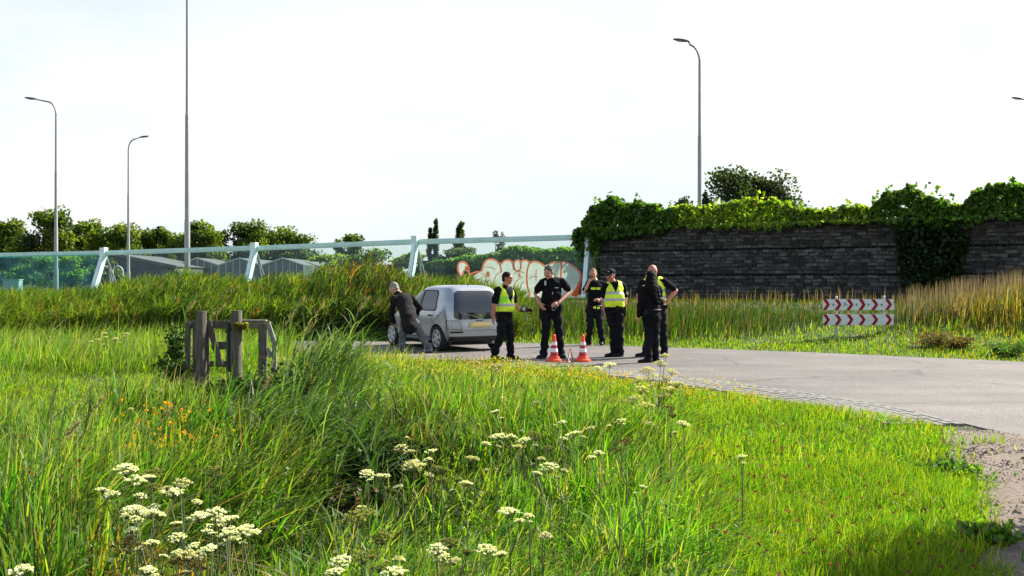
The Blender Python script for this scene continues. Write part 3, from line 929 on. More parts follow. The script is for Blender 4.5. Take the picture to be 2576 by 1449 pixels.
def graffiti():
    A0, A1, B0, o0 = GRAF['geo']
    nrm = (A1 - A0).cross(B0 - A0).normalized()
    if nrm.y > 0: nrm = -nrm
    eye = Vector((0, 0, EYE))

    def on(cx, cy, off):
        px, py = 1106.8 + cx * .14322, 603.7 + cy * .14322
        d = at(px, py, 1.0) - eye
        t = (A0 - eye).dot(nrm) / d.dot(nrm)
        return eye + d * t + nrm * off - o0

    fillm = bpy.data.materials.new('spray_fill'); fillm.use_nodes = True
    nt = fillm.node_tree; nt.nodes.clear(); L = nt.links.new
    out = nt.nodes.new("ShaderNodeOutputMaterial"); tr = nt.nodes.new("ShaderNodeBsdfTransparent"); df = nt.nodes.new("ShaderNodeBsdfDiffuse"); tl = nt.nodes.new("ShaderNodeBsdfTranslucent")
    df.inputs["Color"].default_value = (.88, .90, .80, 1); tl.inputs["Color"].default_value = (.88, .90, .78, 1)
    mx = nt.nodes.new("ShaderNodeMixShader"); mx.inputs[0].default_value = .45; m2 = nt.nodes.new("ShaderNodeMixShader")
    tc = nt.nodes.new("ShaderNodeTexCoord"); no = nt.nodes.new("ShaderNodeTexNoise"); no.inputs["Scale"].default_value = 3.5; no.inputs["Detail"].default_value = 6
    mr = nt.nodes.new("ShaderNodeMapRange"); mr.inputs["From Min"].default_value = .3; mr.inputs["From Max"].default_value = .7; mr.inputs["To Min"].default_value = .95; mr.inputs["To Max"].default_value = .78
    L(tc.outputs["Object"], no.inputs["Vector"]); L(no.outputs["Fac"], mr.inputs["Value"]); L(mr.outputs[0], m2.inputs[0])
    L(df.outputs[0], mx.inputs[1]); L(tl.outputs[0], mx.inputs[2]); L(tr.outputs[0], m2.inputs[1]); L(mx.outputs[0], m2.inputs[2]); L(m2.outputs[0], out.inputs["Surface"])
    red = foliage_mat('spray_red', trans=.4, gloss=0, gain=1.0)
    M['spray_red'] = red
    fills = [[(300, 470), (330, 400), (400, 375), (470, 410), (515, 500), (500, 560), (450, 540), (420, 540), (400, 640), (370, 660), (330, 600)],
             [(600, 620), (700, 570), (760, 490), (780, 400), (850, 345), (950, 340), (1030, 385), (1080, 420), (1130, 368), (1200, 350), (1290, 395), (1350, 360), (1420, 385), (1480, 358), (1560, 388), (1640, 382), (1740, 388), (1840, 448), (1920, 425), (2030, 393), (2150, 378), (2280, 425), (2400, 515), (2475, 585), (2465, 720), (2435, 850), (2410, 990), (2320, 980), (2000, 1010), (1560, 1003), (1100, 1003), (800, 1003), (640, 960), (570, 800)]]
    g = G()
    for p in fills:
        g.add([on(x, y, .012) for x, y in p], [tuple(range(len(p)))])
    me = bpy.data.meshes.new("graffiti_fill"); me.from_pydata(g.v, [], g.f); me.materials.append(fillm)
    bm = bmesh.new(); bm.from_mesh(me); bmesh.ops.triangulate(bm, faces=bm.faces); bm.to_mesh(me); bm.free()
    o = link("graffiti_fill", me, GRAF['pane']); o["label"] = "pale green and cream spray filled bubble letters"
    lines = [[(370, 650), (320, 560), (310, 470), (335, 400), (400, 380), (460, 405), (500, 470), (510, 540), (515, 620), (560, 590), (640, 560), (700, 570), (745, 530), (765, 430), (800, 370), (870, 338), (940, 340), (1010, 380), (1060, 440), (1075, 520), (1078, 570)],
             [(370, 655), (400, 620), (415, 550), (450, 520), (500, 520)],
             [(1075, 430), (1130, 365), (1200, 350), (1260, 380), (1290, 440), (1300, 530)],
             [(1295, 425), (1320, 370), (1380, 355), (1420, 390), (1425, 450), (1420, 520), (1370, 555), (1310, 530), (1295, 425)],
             [(1425, 390), (1470, 355), (1540, 365), (1580, 410), (1550, 470), (1530, 560), (1525, 700), (1540, 850), (1580, 950), (1570, 995), (1535, 1000)],
             [(1580, 410), (1640, 380), (1720, 385), (1800, 430), (1850, 470)],
             [(1900, 440), (1960, 410), (2020, 395), (2130, 385), (2220, 395), (2320, 440), (2410, 515), (2475, 590), (2470, 700), (2440, 830), (2410, 980)],
             [(2130, 385), (2137, 450), (2125, 600), (2120, 760)], [(1695, 520), (1685, 620), (1692, 730)], [(1570, 680), (1640, 640), (1720, 650)],
             [(780, 480), (860, 478), (920, 492), (970, 530)], [(750, 590), (800, 640), (815, 700), (790, 770)],
             [(1090, 560), (1010, 595), (965, 670), (940, 790), (930, 900)], [(1490, 585), (1420, 560), (1350, 562), (1305, 600)], [(1460, 640), (1390, 690), (1320, 745), (1290, 850), (1310, 960), (1330, 1000)]]
    V, F, C = [], [], []

    def strip(pts, w, col, off):
        P = [on(x, y, off) for x, y in pts]
        # smooth once (Chaikin)
        for _ in range(2):
            Q = [P[0]]
            for a, b in zip(P[:-1], P[1:]): Q += [a.lerp(b, .25), a.lerp(b, .75)]
            P = Q + [P[-1]]
        k = len(V)
        for i, p in enumerate(P):
            t = (P[min(i + 1, len(P) - 1)] - P[max(i - 1, 0)]).normalized()
            sd = t.cross(nrm).normalized()
            ww = w * RN.uniform(.85, 1.1)
            V.extend([tuple(p + sd * ww), tuple(p - sd * ww)]); C.extend([col, col])
        for i in range(len(P) - 1): F.append((k + 2 * i, k + 2 * i + 1, k + 2 * i + 3, k + 2 * i + 2))
    for i, l in enumerate(lines): strip(l, .036 if i < 8 else .022, (.84, .24, .20) if i < 8 else (.74, .42, .36), .018 + i * .0006)
    k = len(V)
    for p, col in (([(2310, 985), (2400, 830), (2462, 690), (2452, 850), (2415, 1005)], (.90, .16, .03)),
                   ([(845 + 36 * math.cos(t), 610 + 55 * math.sin(t)) for t in np.linspace(0, 6.0, 12)], (.80, .28, .2)),
                   ([(1395 + 26 * math.cos(t), 620 + 42 * math.sin(t)) for t in np.linspace(0, 6.0, 12)], (.72, .40, .32)),
                   ([(430, 470), (500, 470), (512, 560), (470, 540)], (.85, .25, .15))):
        k = len(V); V += [tuple(on(x, y, .03)) for x, y in p]; C += [col] * len(p); F.append(tuple(range(k, k + len(p))))
    loops = np.array([i for f in F for i in f]); cnt = np.array([len(f) for f in F])
    o = np_mesh("graffiti_outline", np.array(V), loops, cnt, red, GRAF['pane'], col=np.array(C))
    o["label"] = "salmon red sprayed outlines of the bubble letters"


graffiti()


# ------------------------------------------------------------------ street lamps
def street_lamp(px, Y, arm, label, group, top=11.85, base=.86, lean=0.0, r0=.11):
    p = at(px, 700, Y)
    root = empty("street_lamp", (p.x, p.y, base), label, "street lamp", group)
    H = top - base
    sg = 1 if arm > 0 else -1
    g = G(); g.lathe([(r0 * 1.25, 0), (r0 * 1.25, 1.3), (r0, 1.45), (r0 * .95, H * .33), (r0 * .8, H * .34), (r0 * .74, H * .62), (r0 * .6, H * .63), (r0 * .5, H - .95)], 12)
    g.build("pole", M['galv'], root, smooth='auto')
    L = abs(arm)
    pts = [(0, 0, H - .97)] + [(sg * .45 * (1 - math.cos(t)), 0, H - .95 + .75 * math.sin(t)) for t in np.linspace(.1, 1.45, 8)] + [(sg * (L - .5), 0, H - .06)]
    a = G(); a.tube(pts, [r0 * .45] * (len(pts) - 1) + [r0 * .32], 8); a.build("arm", M['galv'], root, smooth=True)
    h = G(); hm = Matrix.Rotation(sg * -.13, 3, 'Y')
    h.ball((sg * (L - .2), 0, H), (.38, .13, .065), 12, 8, hm)
    head = h.build("lamp_head", M['lamp_head'], root, smooth=True)
    l = G(); l.ball((sg * (L - .15), 0, H - .045), (.2, .09, .03), 10, 6, hm); l.build("lens", M['lens'], head, smooth=True)
    return root


LG = "grey street lamps along the road behind the barrier"
street_lamp(141, 60.6, -1.62, "slim curved arm street lamp at the far left, its arm pointing left", LG)
street_lamp(323, 76.6, 1.32, "slim street lamp left of the thick mast, its arm pointing right", LG)
street_lamp(1760, 46, -.98, "street lamp rising from behind the gabion wall, arm pointing left", LG)
street_lamp(2624, 60.6, -1.62, "street lamp whose head just reaches in at the right edge", LG)


def mast():
    Y = 52; p = at(471, 700, Y)
    root = empty("light_mast", (p.x, p.y, .86), "thick tall stepped grey lighting mast running out of the top of the picture", "mast")
    g = G(); g.lathe([(.135, 0), (.135, 3.5), (.125, 3.6), (.115, 3.7), (.10, 8.7), (.075, 8.8), (.055, 15.6)], 16); g.build("pole", M['galv'], root, smooth='auto')
    c = G(); c.tube([(-.9, 0, 15.5), (0, 0, 15.7), (.9, 0, 15.5)], .04, 8); c.build("arm", M['galv'], root, smooth=True)
    for sx in (-1, 1):
        h = G(); h.ball((sx * 1.1, 0, 15.48), (.4, .15, .08), 12, 8); h.build("lamp_head", M['lamp_head'], root, smooth=True)


mast()


def small_lamp():
    Y = 130; p = at(598, 700, Y)
    root = empty("street_lamp", (p.x, p.y, .86), "small distant white street lamp behind the barrier with a short flat arm", "street lamp")
    H = EYE + (HY - 575) * Y / FPX - .86
    g = G(); g.tube([(0, 0, 0), (0, 0, H)], [.09, .06], 8); g.build("pole", M['paint_white'], root, smooth=True)
    g = G(); g.box((-.35, 0, H + .04), (.95, .18, .09)); g.build("lamp_head", M['paint_white'], root, bevel=.02)


small_lamp()


# ------------------------------------------------------------------ trees and hedges
def tree(name, label, px, top, base_row_y, Y, width, pal, group=None, n=5000, leaf=.42, lobes=9, slim=False, trunk_r=.22, dense=.75, base_z=.86, lowest=.28, cat="tree"):
    p = at(px, top, Y)
    H = p.z - base_z
    W = width * 1.14 * Y / FPX / 2
    root = empty(name, (p.x, p.y, base_z), label, cat, group)
    # limbs
    g = G()
    g.tube([(0, 0, -.1), (RS.uniform(-.1, .1), 0, H * .3), (RS.uniform(-.2, .2), 0, H * .62), (0, 0, H * .85)], [trunk_r, trunk_r * .8, trunk_r * .5, trunk_r * .15], 8)
    L = []
    for k in range(lobes):
        if slim:
            c = np.array([RS.uniform(-.25, .25) * W, RS.uniform(-.25, .25) * W, H * (lowest + (1 - lowest) * (k + .5) / lobes)])
            r = np.array([W * RS.uniform(.55, .95), W * .8, H * .10]) * (1.0 if k < lobes - 2 else .55)
        else:
            t = (k + RS.random()) / lobes
            a = RS.uniform(0, 6.28); zz = H * (lowest + .10 + (.74 - lowest) * t)
            rad = W * (.86 - .34 * t ** 2) * math.sqrt(RS.uniform(.10, 1)); zz *= RS.uniform(.86, 1.10)
            if k % 2: a = RS.choice([0, math.pi]) + RS.uniform(-.5, .5)
            if k == lobes - 1: zz = H * .80; rad = W * .1
            c = np.array([rad * math.cos(a), rad * .8 * math.sin(a), zz])
            r = np.array([W * RS.uniform(.26, .48), W * RS.uniform(.26, .48), H * RS.uniform(.09, .17)])
        L.append((c, r))
        b = Vector(c)
        g.tube([(0, 0, H * RS.uniform(.2, .5)), b * .55 + Vector((0, 0, b.z * .1)), b], [trunk_r * .4, trunk_r * .25, trunk_r * .08], 6)
    g.build("trunk", M['bark'], root, smooth=True)
    P, C = [], []
    per = n // lobes
    pal = np.array(pal)
    for c, r in L:
        m = int(per * RS.uniform(.7, 1.3))
        d = RS.normal(size=(m, 3)); d /= np.linalg.norm(d, axis=1)[:, None]
        # sub clumps
        sub = RS.normal(size=(14, 3)); sub /= np.linalg.norm(sub, axis=1)[:, None]
        near = (d @ sub.T).max(1)
        rr = (RS.random(m) ** (.45)) * (.72 + .38 * (near > .86))
        q = c + d * rr[:, None] * r
        P.append(q)
        tone = pal[RS.integers(0, len(pal))]
        C.append(np.clip(tone * RS.uniform(.7, 1.3, (m, 1)) * RS.uniform(.9, 1.1, (m, 3)), .003, 1))
    P = np.concatenate(P); C = np.concatenate(C)
    keep = P[:, 2] > .15
    P, C = P[keep], C[keep]
    # fit the crown to the measured top
    P[:, 2] *= H / np.percentile(P[:, 2], 99.7)
    P[:, 0] *= W / np.percentile(np.abs(P[:, 0]), 98)
    leaf_cloud(P, RS.uniform(.6, 1.25, len(P)) * leaf, C, "crown", root)
    return root


T_WARM = [(0.070, 0.120, 0.012), (0.105, 0.155, 0.014), (0.130, 0.175, 0.018), (0.05, 0.09, 0.012)]
T_DARK = [(0.03, 0.055, 0.015), (0.04, 0.065, 0.018), (0.05, 0.08, 0.02)]
T_GREY = [(0.035, 0.055, 0.03), (0.05, 0.07, 0.035), (0.03, 0.045, 0.026)]
TG = "trees beyond the barrier at the left"
tree("broadleaf_tree", "dark dense tree cut off by the left edge", 2, 556, 0, 120, 118, T_WARM[:2] + T_DARK[:1], TG, 12000, .32, lobes=22, lowest=.02)
tree("broadleaf_tree", "tall open crowned tree behind the far left street lamp", 112, 528, 0, 115, 140, T_WARM + T_DARK[:1], TG, 8000, .32, lobes=14, lowest=.12)
tree("broadleaf_tree", "round green tree just right of the far left street lamp", 205, 556, 0, 122, 104, T_WARM, TG, 10000, .32, lobes=22, lowest=.02)
tree("broadleaf_tree", "broad tree behind the slim street lamp with the arm pointing right", 290, 568, 0, 118, 128, T_WARM[:3], TG, 12000, .32, lobes=22, lowest=.02)
tree("broadleaf_tree", "small rounded tree left of the thick mast", 396, 574, 0, 122, 80, T_WARM[:2] + T_DARK[:1], TG, 9000, .32, lobes=22, lowest=.02)
tree("broadleaf_tree", "leafy tree directly behind the thick mast", 497, 560, 0, 118, 118, T_WARM, TG, 12000, .32, lobes=22, lowest=.02)
tree("broadleaf_tree", "dark tree behind the small white street lamp", 598, 560, 0, 125, 130, T_WARM[:2] + T_DARK, TG, 12000, .32, lobes=22, lowest=.02)
tree("broadleaf_tree", "loose light green tree at the right end of the left row", 712, 573, 0, 128, 138, T_WARM[1:], TG, 10400, .32, lobes=22, lowest=.02)
tree("broadleaf_tree", "low round tree top showing alone above the rail", 878, 591, 0, 150, 72, T_WARM[:2], None, 3000, .40, lowest=.1)
PG = "slim dark poplars above the barrier rail"
tree("poplar_tree", "thin short poplar, leftmost of the three above the rail", 1081, 574, 0, 190, 11, T_DARK, PG, 1500, .38, lobes=9, slim=True, trunk_r=.12)
tree("poplar_tree", "slim pointed poplar right of the thin short one", 1094, 553, 0, 190, 15, T_DARK, PG, 2000, .38, lobes=10, slim=True, trunk_r=.15)
tree("poplar_tree", "broader poplar with split tips, standing above the graffiti", 1157, 559, 0, 190, 25, T_DARK, PG, 2400, .40, lobes=10, slim=True, trunk_r=.18)
tree("broadleaf_tree", "tiny distant grey tree top above the rail right of the poplars", 1248, 583, 0, 210, 40, T_GREY, None, 1500, .45, lowest=.1)
tree("willow_tree", "big dark grey green tree rising behind the vine covered wall", 1898, 428, 0, 95, 205, T_GREY + T_DARK[:1], None, 16000, .30, lobes=20, trunk_r=.35, lowest=.18)
tree("broadleaf_tree", "narrow dark tree between lamp and big grey tree behind the wall", 1776, 484, 0, 105, 34, T_GREY, None, 2600, .34, lobes=7, lowest=.2)
tree("broadleaf_tree", "low distant dark tree left of the lamp behind the wall", 1722, 500, 0, 150, 92, T_GREY, None, 3500, .42, lowest=.1)

HG = "bushes seen through the glass barrier"
for px, top, w, lab in [(60, 592, 150, "low dark hedge bush filling the gap left of the tall open tree"), (345, 596, 130, "low hedge bush closing the gap between the round trees at the left"), (445, 590, 120, "low hedge bush left of the mast foot"), (655, 590, 150, "low hedge bush between the dark tree and the loose light tree"), (245, 588, 130, "low hedge bush between the two round trees left of the slim lamp")]:
    tree("hedge_bush", lab, px, top, 0, 136, w, T_WARM[:2] + T_DARK[:1], "low hedge bushes between the left trees", 5200, .34, lobes=14, trunk_r=.1, lowest=.02, cat="bush")
for px, top, Y, w, lab, pal in [(20, 640, 95, 150, "dark teal looking bush behind the left pane edge", T_DARK), (120, 645, 92, 150, "rounded bush behind the far left lamp foot", T_WARM), (225, 642, 96, 150, "dark bush behind the first barrier post", T_DARK),
                                (820, 640, 118, 130, "bush behind the tall reed tips", T_WARM), (935, 628, 116, 150, "light green bush left of the third barrier post", T_WARM[1:]), (1050, 634, 112, 140, "bush behind the third barrier post", T_WARM),
                                (1150, 625, 120, 130, "grey green bush left of the ivy bank", T_GREY), (780, 628, 150, 200, "wide distant hedge bush between greenhouses and reeds", T_GREY),
                                (330, 640, 140, 170, "hedge bush behind the grey barn", T_DARK), (460, 640, 150, 170, "hedge bush behind the greenhouse gables", T_DARK), (600, 640, 150, 170, "hedge bush behind the middle greenhouse", T_DARK)]:
    tree("hedge_bush", lab, px, top, 0, Y, w, np.array(pal) * 1.5, HG, 3600, .33, lobes=8, trunk_r=.08, lowest=.02, cat="bush")


def far_bank():
    """overgrown retaining wall on the other side of the road"""
    a, b = Vector((-5.2, 62, .7)), Vector((7.5, 54, .7))
    root = empty("retaining_wall", a, "dark retaining wall smothered in ivy behind the sprayed glass", "wall")
    g = G(); g.beam((0, 0, 1.0), b - a + Vector((0, 0, 1.0)), .8, 2.0); g.build("wall_face", M['stone_dark'], root)
    n = 15000
    t = RS.random(n)
    topz = np.interp(t, [0, .12, .3, .45, .6, .8, 1], [1.6, 2.0, 2.35, 2.65, 2.5, 2.75, 2.9]) + .35 * (fbm(t * 13, t * 0, 1.1) - .5)
    u = RS.random(n) ** 1.5
    z = topz - u * topz * .9
    d = (b - a).normalized(); nn = Vector((d.y, -d.x, 0))
    out = RS.uniform(.4, .75, n) * np.where(z > 2.0, RS.uniform(-1, 1, n), 1)
    X = t * (b - a).x + nn.x * out; Yy = t * (b - a).y + nn.y * out
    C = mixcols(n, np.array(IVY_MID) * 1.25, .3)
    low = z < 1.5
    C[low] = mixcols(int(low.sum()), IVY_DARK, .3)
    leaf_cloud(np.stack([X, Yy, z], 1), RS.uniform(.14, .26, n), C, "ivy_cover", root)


far_bank()


def farm():
    Y = 110
    for px, w, lab in [(497, 107, "glass greenhouse gable right of the thick mast, behind the barrier"), (604, 107, "glass greenhouse gable behind the second barrier post"), (712, 107, "glass greenhouse gable left of the tall reeds")]:
        c = at(px, 700, Y); hw = w * Y / FPX / 2
        root = empty("greenhouse", (c.x, c.y, .8), lab, "greenhouse", "row of greenhouses seen through the barrier")
        ez, rz = EYE + (HY - 667) * Y / FPX - .8, EYE + (HY - 649) * Y / FPX - .8
        g = G(); g.add([(-hw, 0, 0), (hw, 0, 0), (hw, 0, ez), (0, 0, rz), (-hw, 0, ez)], [(0, 1, 2, 3, 4)])
        g.add([(-hw, 0, 0), (-hw, 30, 0), (-hw, 30, ez), (-hw, 0, ez), (hw, 0, 0), (hw, 30, 0), (hw, 30, ez), (hw, 0, ez)], [(0, 1, 2, 3), (4, 5, 6, 7)])
        g.build("glass_wall", M['gh_glass'], root)
        r = G(); r.add([(-hw, -.1, ez + .02), (0, -.1, rz + .02), (0, 30, rz + .02), (-hw, 30, ez + .02)], [(0, 1, 2, 3)]); r.add([(hw, -.1, ez + .02), (0, -.1, rz + .02), (0, 30, rz + .02), (hw, 30, ez + .02)], [(0, 1, 2, 3)])
        r.build("roof", M['roofsheet'], root)
        for q in np.linspace(-hw + .05, hw - .05, 7):
            f = G(); zt = ez + (rz - ez) * (1 - abs(q) / hw); f.box((q, -.06, zt / 2), (.07, .07, zt)); f.build("frame_bar", M['paint_white'], root)
        for sx in (-1, 1):
            f = G(); f.beam((sx * hw, -.16, ez), (0, -.16, rz), .08, .12); f.build("verge_bar", M['paint_white'], root)
    Y = 100
    c = at(300, 700, Y)
    root = empty("barn", (c.x, c.y, .8), "dark grey barn with a long sloping roof edge behind the glass", "barn")
    z = lambda row: EYE + (HY - row) * Y / FPX - .8
    x = lambda px: (px - 300) * Y / FPX
    g = G(); pts = [(x(236), 0, 0), (x(440), 0, 0), (x(440), 0, z(672)), (x(282), 0, z(640)), (x(236), 0, z(650))]
    g.add(pts + [(a, 14, c_) for a, b, c_ in pts], [(0, 1, 2, 3, 4), (9, 8, 7, 6, 5), (0, 5, 6, 1), (1, 6, 7, 2), (0, 4, 9, 5)]); g.build("wall_sheet", M['shed'], root)
    r = G(); r.beam((x(282), -.1, z(639)), (x(446), -.1, z(672)), .25, .28); r.build("roof_edge", M['roofsheet'], root)
    r = G(); r.add([(x(282), 0, z(639) + .05), (x(446), 0, z(672) + .05), (x(446), 14, z(672) + .05), (x(282), 14, z(639) + .05)], [(0, 1, 2, 3)]); r.build("roof", M['roofsheet'], root)
    # cabinet behind the left pane
    c = at(32, 742, 62)
    root = empty("utility_cabinet", (c.x, c.y, .75), "pale green roadside cabinet behind the teal pane at the left edge", "cabinet")
    g = G(); g.box((0, 0, .42), (.95, .5, .85)); g.build("housing", M['cabinet'], root, bevel=.02)
    for sx in (-.23, .23):
        g = G(); g.box((sx, -.265, .42), (.42, .03, .72)); g.build("door", M['cabinet'], root, bevel=.008)
    g = G(); g.box((0, 0, .87), (1.02, .56, .05)); g.build("lid", M['cabinet'], root, bevel=.01)
    for px, lab in [(264, "left one of two pale steel hoops behind the glass"), (296, "right one of two pale steel hoops behind the glass")]:
        c = at(px, 700, 58); hw = .27
        root = tag(G().tube([(-hw, 0, 0), (-hw, 0, .95)] + [(-hw * math.cos(t), 0, .95 + hw * math.sin(t)) for t in np.linspace(.2, 2.94, 9)] + [(hw, 0, .95), (hw, 0, 0)], .045, 8).build("steel_hoop", M['paint_white'], None, smooth=True), lab, "hoop", "pale steel hoops behind the glass")
        root.location = (c.x, c.y, EYE + (HY - 670) * 58 / FPX - 1.22)


farm()


# ------------------------------------------------------------------ chevron sign
def chevron_sign():
    Y = 25.3
    c = at(2159, 700, Y)
    zb = gz1(c.x, c.y)
    root = empty("chevron_sign", (c.x, c.y, zb), "red and white chevron bend sign on two posts beside the road", "road sign")
    z = lambda row: EYE - (row - HY) * Y / FPX - zb
    W = 178 * Y / FPX
    for k, (px, top) in enumerate([(2106, 748), (2226, 747)]):
        g = G(); x = (px - 2159) * Y / FPX; g.tube([(x, .06, -.3), (x, .06, z(top))], .034, 12)
        po = g.build("post", M['alu'], root, smooth='auto')
        g = G(); g.ball((x, .06, z(top)), (.036, .036, .03), 10, 6); g.build("cap", M['paint_white'], po, smooth=True)
    for k, (r0, r1) in enumerate([(752.5, 780), (790.5, 818)]):
        h = z(r0) - z(r1); zc = (z(r0) + z(r1)) / 2
        p = G().box((0, 0, zc), (W, .022, h)).build("panel", M['white_refl'], root, bevel=.004)
        tilt = .01 if k == 0 else 0
        # chevron apex positions measured along the panel
        for tip in [.098, .262, .430, .602, .780, .975]:
            xt = (tip - .5) * W
            dx, wd = .082, .088
            hh = h / 2 - .002
            ys = -.0155
            pts = [(xt, 0), (xt - dx, hh), (xt - dx - wd, hh), (xt - wd + .012, 0), (xt - dx - wd, -hh), (xt - dx, -hh)]
            g = G(); n = len(pts)
            g.add([(a, ys, zc + b) for a, b in pts] + [(a, ys + .003, zc + b) for a, b in pts], [(0, 1, 2, 3), (0, 3, 4, 5), (6, 9, 8, 7), (6, 11, 10, 9)] + [(i, (i + 1) % n, n + (i + 1) % n, n + i) for i in range(n)])
            g.build("chevron", M['red_refl'], p)
        if k == 0:
            for t in (.145, .472, .643, .828):
                xs = (t - .5) * W
                g = G(); m = 8
                g.add([(xs + .024 * math.cos(a), -.0145, zc + .03 * math.sin(a)) for a in [2 * math.pi * q / m + .4 for q in range(m)]], [tuple(range(m))]); g.build("sticker", M['sticker'], p)
            g = G(); xs = (.315 - .5) * W
            pts = [(xs - .035 + .02 * math.cos(t * 1.3) + t * .009, -.0165, zc + .05 * math.sin(t * 2.1) * (1 - t / 14)) for t in np.linspace(0, 9, 40)]
            g.tube(pts, .004, 5); g.build("scribble", M['ink'], p)


chevron_sign()


# ------------------------------------------------------------------ cones and warning triangle
def cone(px, row, label):
    Y = EYE * FPX / (row - HY); c = at(px, row, Y)
    root = empty("traffic_cone", (c.x, c.y, .014), label, "traffic cone", "orange and white traffic cones on the asphalt")
    H = .50
    r = lambda t: .088 - (.088 - .026) * t
    b = G(); b.lathe([(.150, 0), (.152, .02), (.146, .035), (.115, .05), (.098, .10), (r(.2), .10)], 28); b.build("base", M['cone_orange'], root, smooth='auto')
    zs = [(.10, .175, 'cone_red', 'red_sleeve'), (.175, .245, 'cone_white', 'white_band'), (.245, .305, 'cone_red', 'red_sleeve'), (.305, .365, 'cone_white', 'white_band'), (.365, .47, 'cone_orange', 'tip')]
    for z0, z1, m, nm in zs:
        e = .003 if 'white' in m else 0
        prof = [(r(z0 / H) + e, z0), (r(z1 / H) + e, z1)]
        if nm == 'tip': prof += [(.028, .485), (.020, .50), (.010, .505)]
        g = G(); g.lathe(prof, 28); g.build(nm, M[m], root, smooth='auto')


cone(1394, 911, "orange and white traffic cone in front of the officer with hands on hips")
cone(1466, 911, "orange and white traffic cone right of the small warning triangle")


def warning_triangle():
    Y = EYE * FPX / (913 - HY); c = at(1435, 913, Y)
    root = empty("warning_triangle", (c.x, c.y, .014), "small folding warning triangle standing edge on between the two cones", "warning triangle", rz=math.radians(68))
    L = .24
    apex, a, b = Vector((0, 0, L)), Vector((-.16, 0, .02)), Vector((.16, 0, .02))
    for p, q in ((apex, a), (apex, b), (a, b)):
        g = G(); g.beam(p, q, .05, .012, up=(0, 1, 0)) if False else g.beam(p, q, .012, .034, up=(Vector((0, 0, L * .4)) - (p + q) / 2))
        arm = g.build("reflector_arm", M['cone_red'], root)
        g = G(); g.beam(p + (q - p) * .12 + Vector((0, -.008, 0)), p + (q - p) * .88 + Vector((0, -.008, 0)), .004, .014, up=(Vector((0, 0, L * .4)) - (p + q) / 2)); g.build("white_edge", M['cone_white'], arm)
    for s in (-1, 1):
        g = G(); g.beam((0, s * .09, .006), (0, -s * .0, .03), .012, .008); g.build("foot", M['trim'], root)


warning_triangle()


# ------------------------------------------------------------------ old wooden gate
def gate():
    Y = 14.0
    c = at(590, 700, Y)
    zb = gz1(c.x, c.y)
    root = empty("wooden_gate", (c.x, c.y, zb), "weathered grey wooden field gate with posts, rails and braces standing in tall weeds", "gate")
    X = lambda px: (px - 590) * Y / FPX
    Z = lambda row: EYE - (row - HY) * Y / FPX - zb
    # zoomed grid: column a, row b -> wide grid
    gx = lambda a: X((620 + a * .207) * .6708)
    gr = lambda b: Z((1140 + b * .207) * .6708)

    def wood(name, g, m='wood', lab=None, bev=.006):
        o = g.build(name, M[m], root, bevel=bev)
        if lab: o["label"] = lab
        return o
    # thick posts
    for a, top, w, lab in [(650, 125, .130, "thick left gate post"), (1290, 115, .130, "thick middle gate post")]:
        g = G(); t = gr(top); g.tube([(gx(a), 0, -.4), (gx(a) + .004, 0, t - .01), (gx(a) + .004, 0, t)], [w * .56, w * .53, w * .50], 9)
        o = g.build("post", M['wood'], root, smooth='auto'); o["label"] = lab
    g = G(); g.box((gx(1770), .0, (gr(350) - .3) / 2), (.105, .09, gr(350) + .3)); wood("post", g, lab="short right gate post")
    # rails behind the posts
    for (a0, a1, b0, b1) in [(380, 1190, 310, 450), (800, 1130, 690, 830), (660, 1110, 1040, 1150)]:
        zt, zl = gr(b0), gr(b1)
        g = G(); g.box(((gx(a0) + gx(a1)) / 2, .10, (zt + zl) / 2), (gx(a1) - gx(a0), .035, zt - zl)); wood("rail", g)
    g = G(); g.box(((gx(1340) + gx(1740)) / 2, .10, (gr(310) + gr(440)) / 2), (gx(1740) - gx(1340), .035, gr(310) - gr(440))); wood("rail", g, 'wood_pale', "pale top rail between middle and right posts")
    g = G(); g.box(((gx(1340) + gx(1740)) / 2, .09, gr(305)), (gx(1880) - gx(1340), .11, .02)); wood("coping_board", g, 'wood_pale')
    # diagonals and uprights
    g = G(); g.beam((gx(760), .04, gr(300)), (gx(985), .04, gr(1120)), .035, .075, up=(1, 0, .2)); wood("brace", g)
    g = G(); g.beam((gx(690), .045, gr(500)), (gx(590), .045, gr(1240)), .035, .09, up=(1, 0, -.1)); wood("brace", g, lab="dark leaning brace beside the left post")
    for a, t, b, w in [(735, 330, 1230, .055), (1110, 300, 1300, .03), (390, 330, 900, .07), (510, 330, 1300, .05)]:
        g = G(); g.box((gx(a), .055, (gr(t) + gr(b) - .2) / 2), (w, .03, gr(t) - gr(b) + .2)); wood("upright", g)
    for (p0, p1) in [((1860, 330), (1990, 720)), ((1990, 720), (1975, 1250)), ((1850, 800), (1925, 960))]:
        g = G(); g.beam((gx(p0[0]), -.02, gr(p0[1])), (gx(p1[0]), -.02, gr(p1[1])), .05, .06, up=(1, 0, .3)); wood("slanting_board", g, 'wood_pale')
    g = G(); g.box((gx(1155), .03, (gr(330) + gr(1240)) / 2), (.035, .035, gr(330) - gr(1240))); g.build("iron_bar", M['iron'], root)
    g = G(); g.tube([(gx(1130), .02, gr(465)), (gx(1210), -.06, gr(440))], .012, 8); g.build("latch", M['iron'], root)
    # yellow lichen crust on the middle post
    n = 420
    P = np.stack([gx(1390) + np.clip(RS.normal(size=n), -1.8, 1.8) * .05, RS.uniform(-.10, -.02, n), gr(400) + np.clip(RS.normal(size=n), -1.8, 1.8) * .022], 1)
    leaf_cloud(P, RS.uniform(.02, .045, n), mixcols(n, [(.22, .20, .03), (.16, .15, .03)], .3), "moss_tuft", root)


gate()

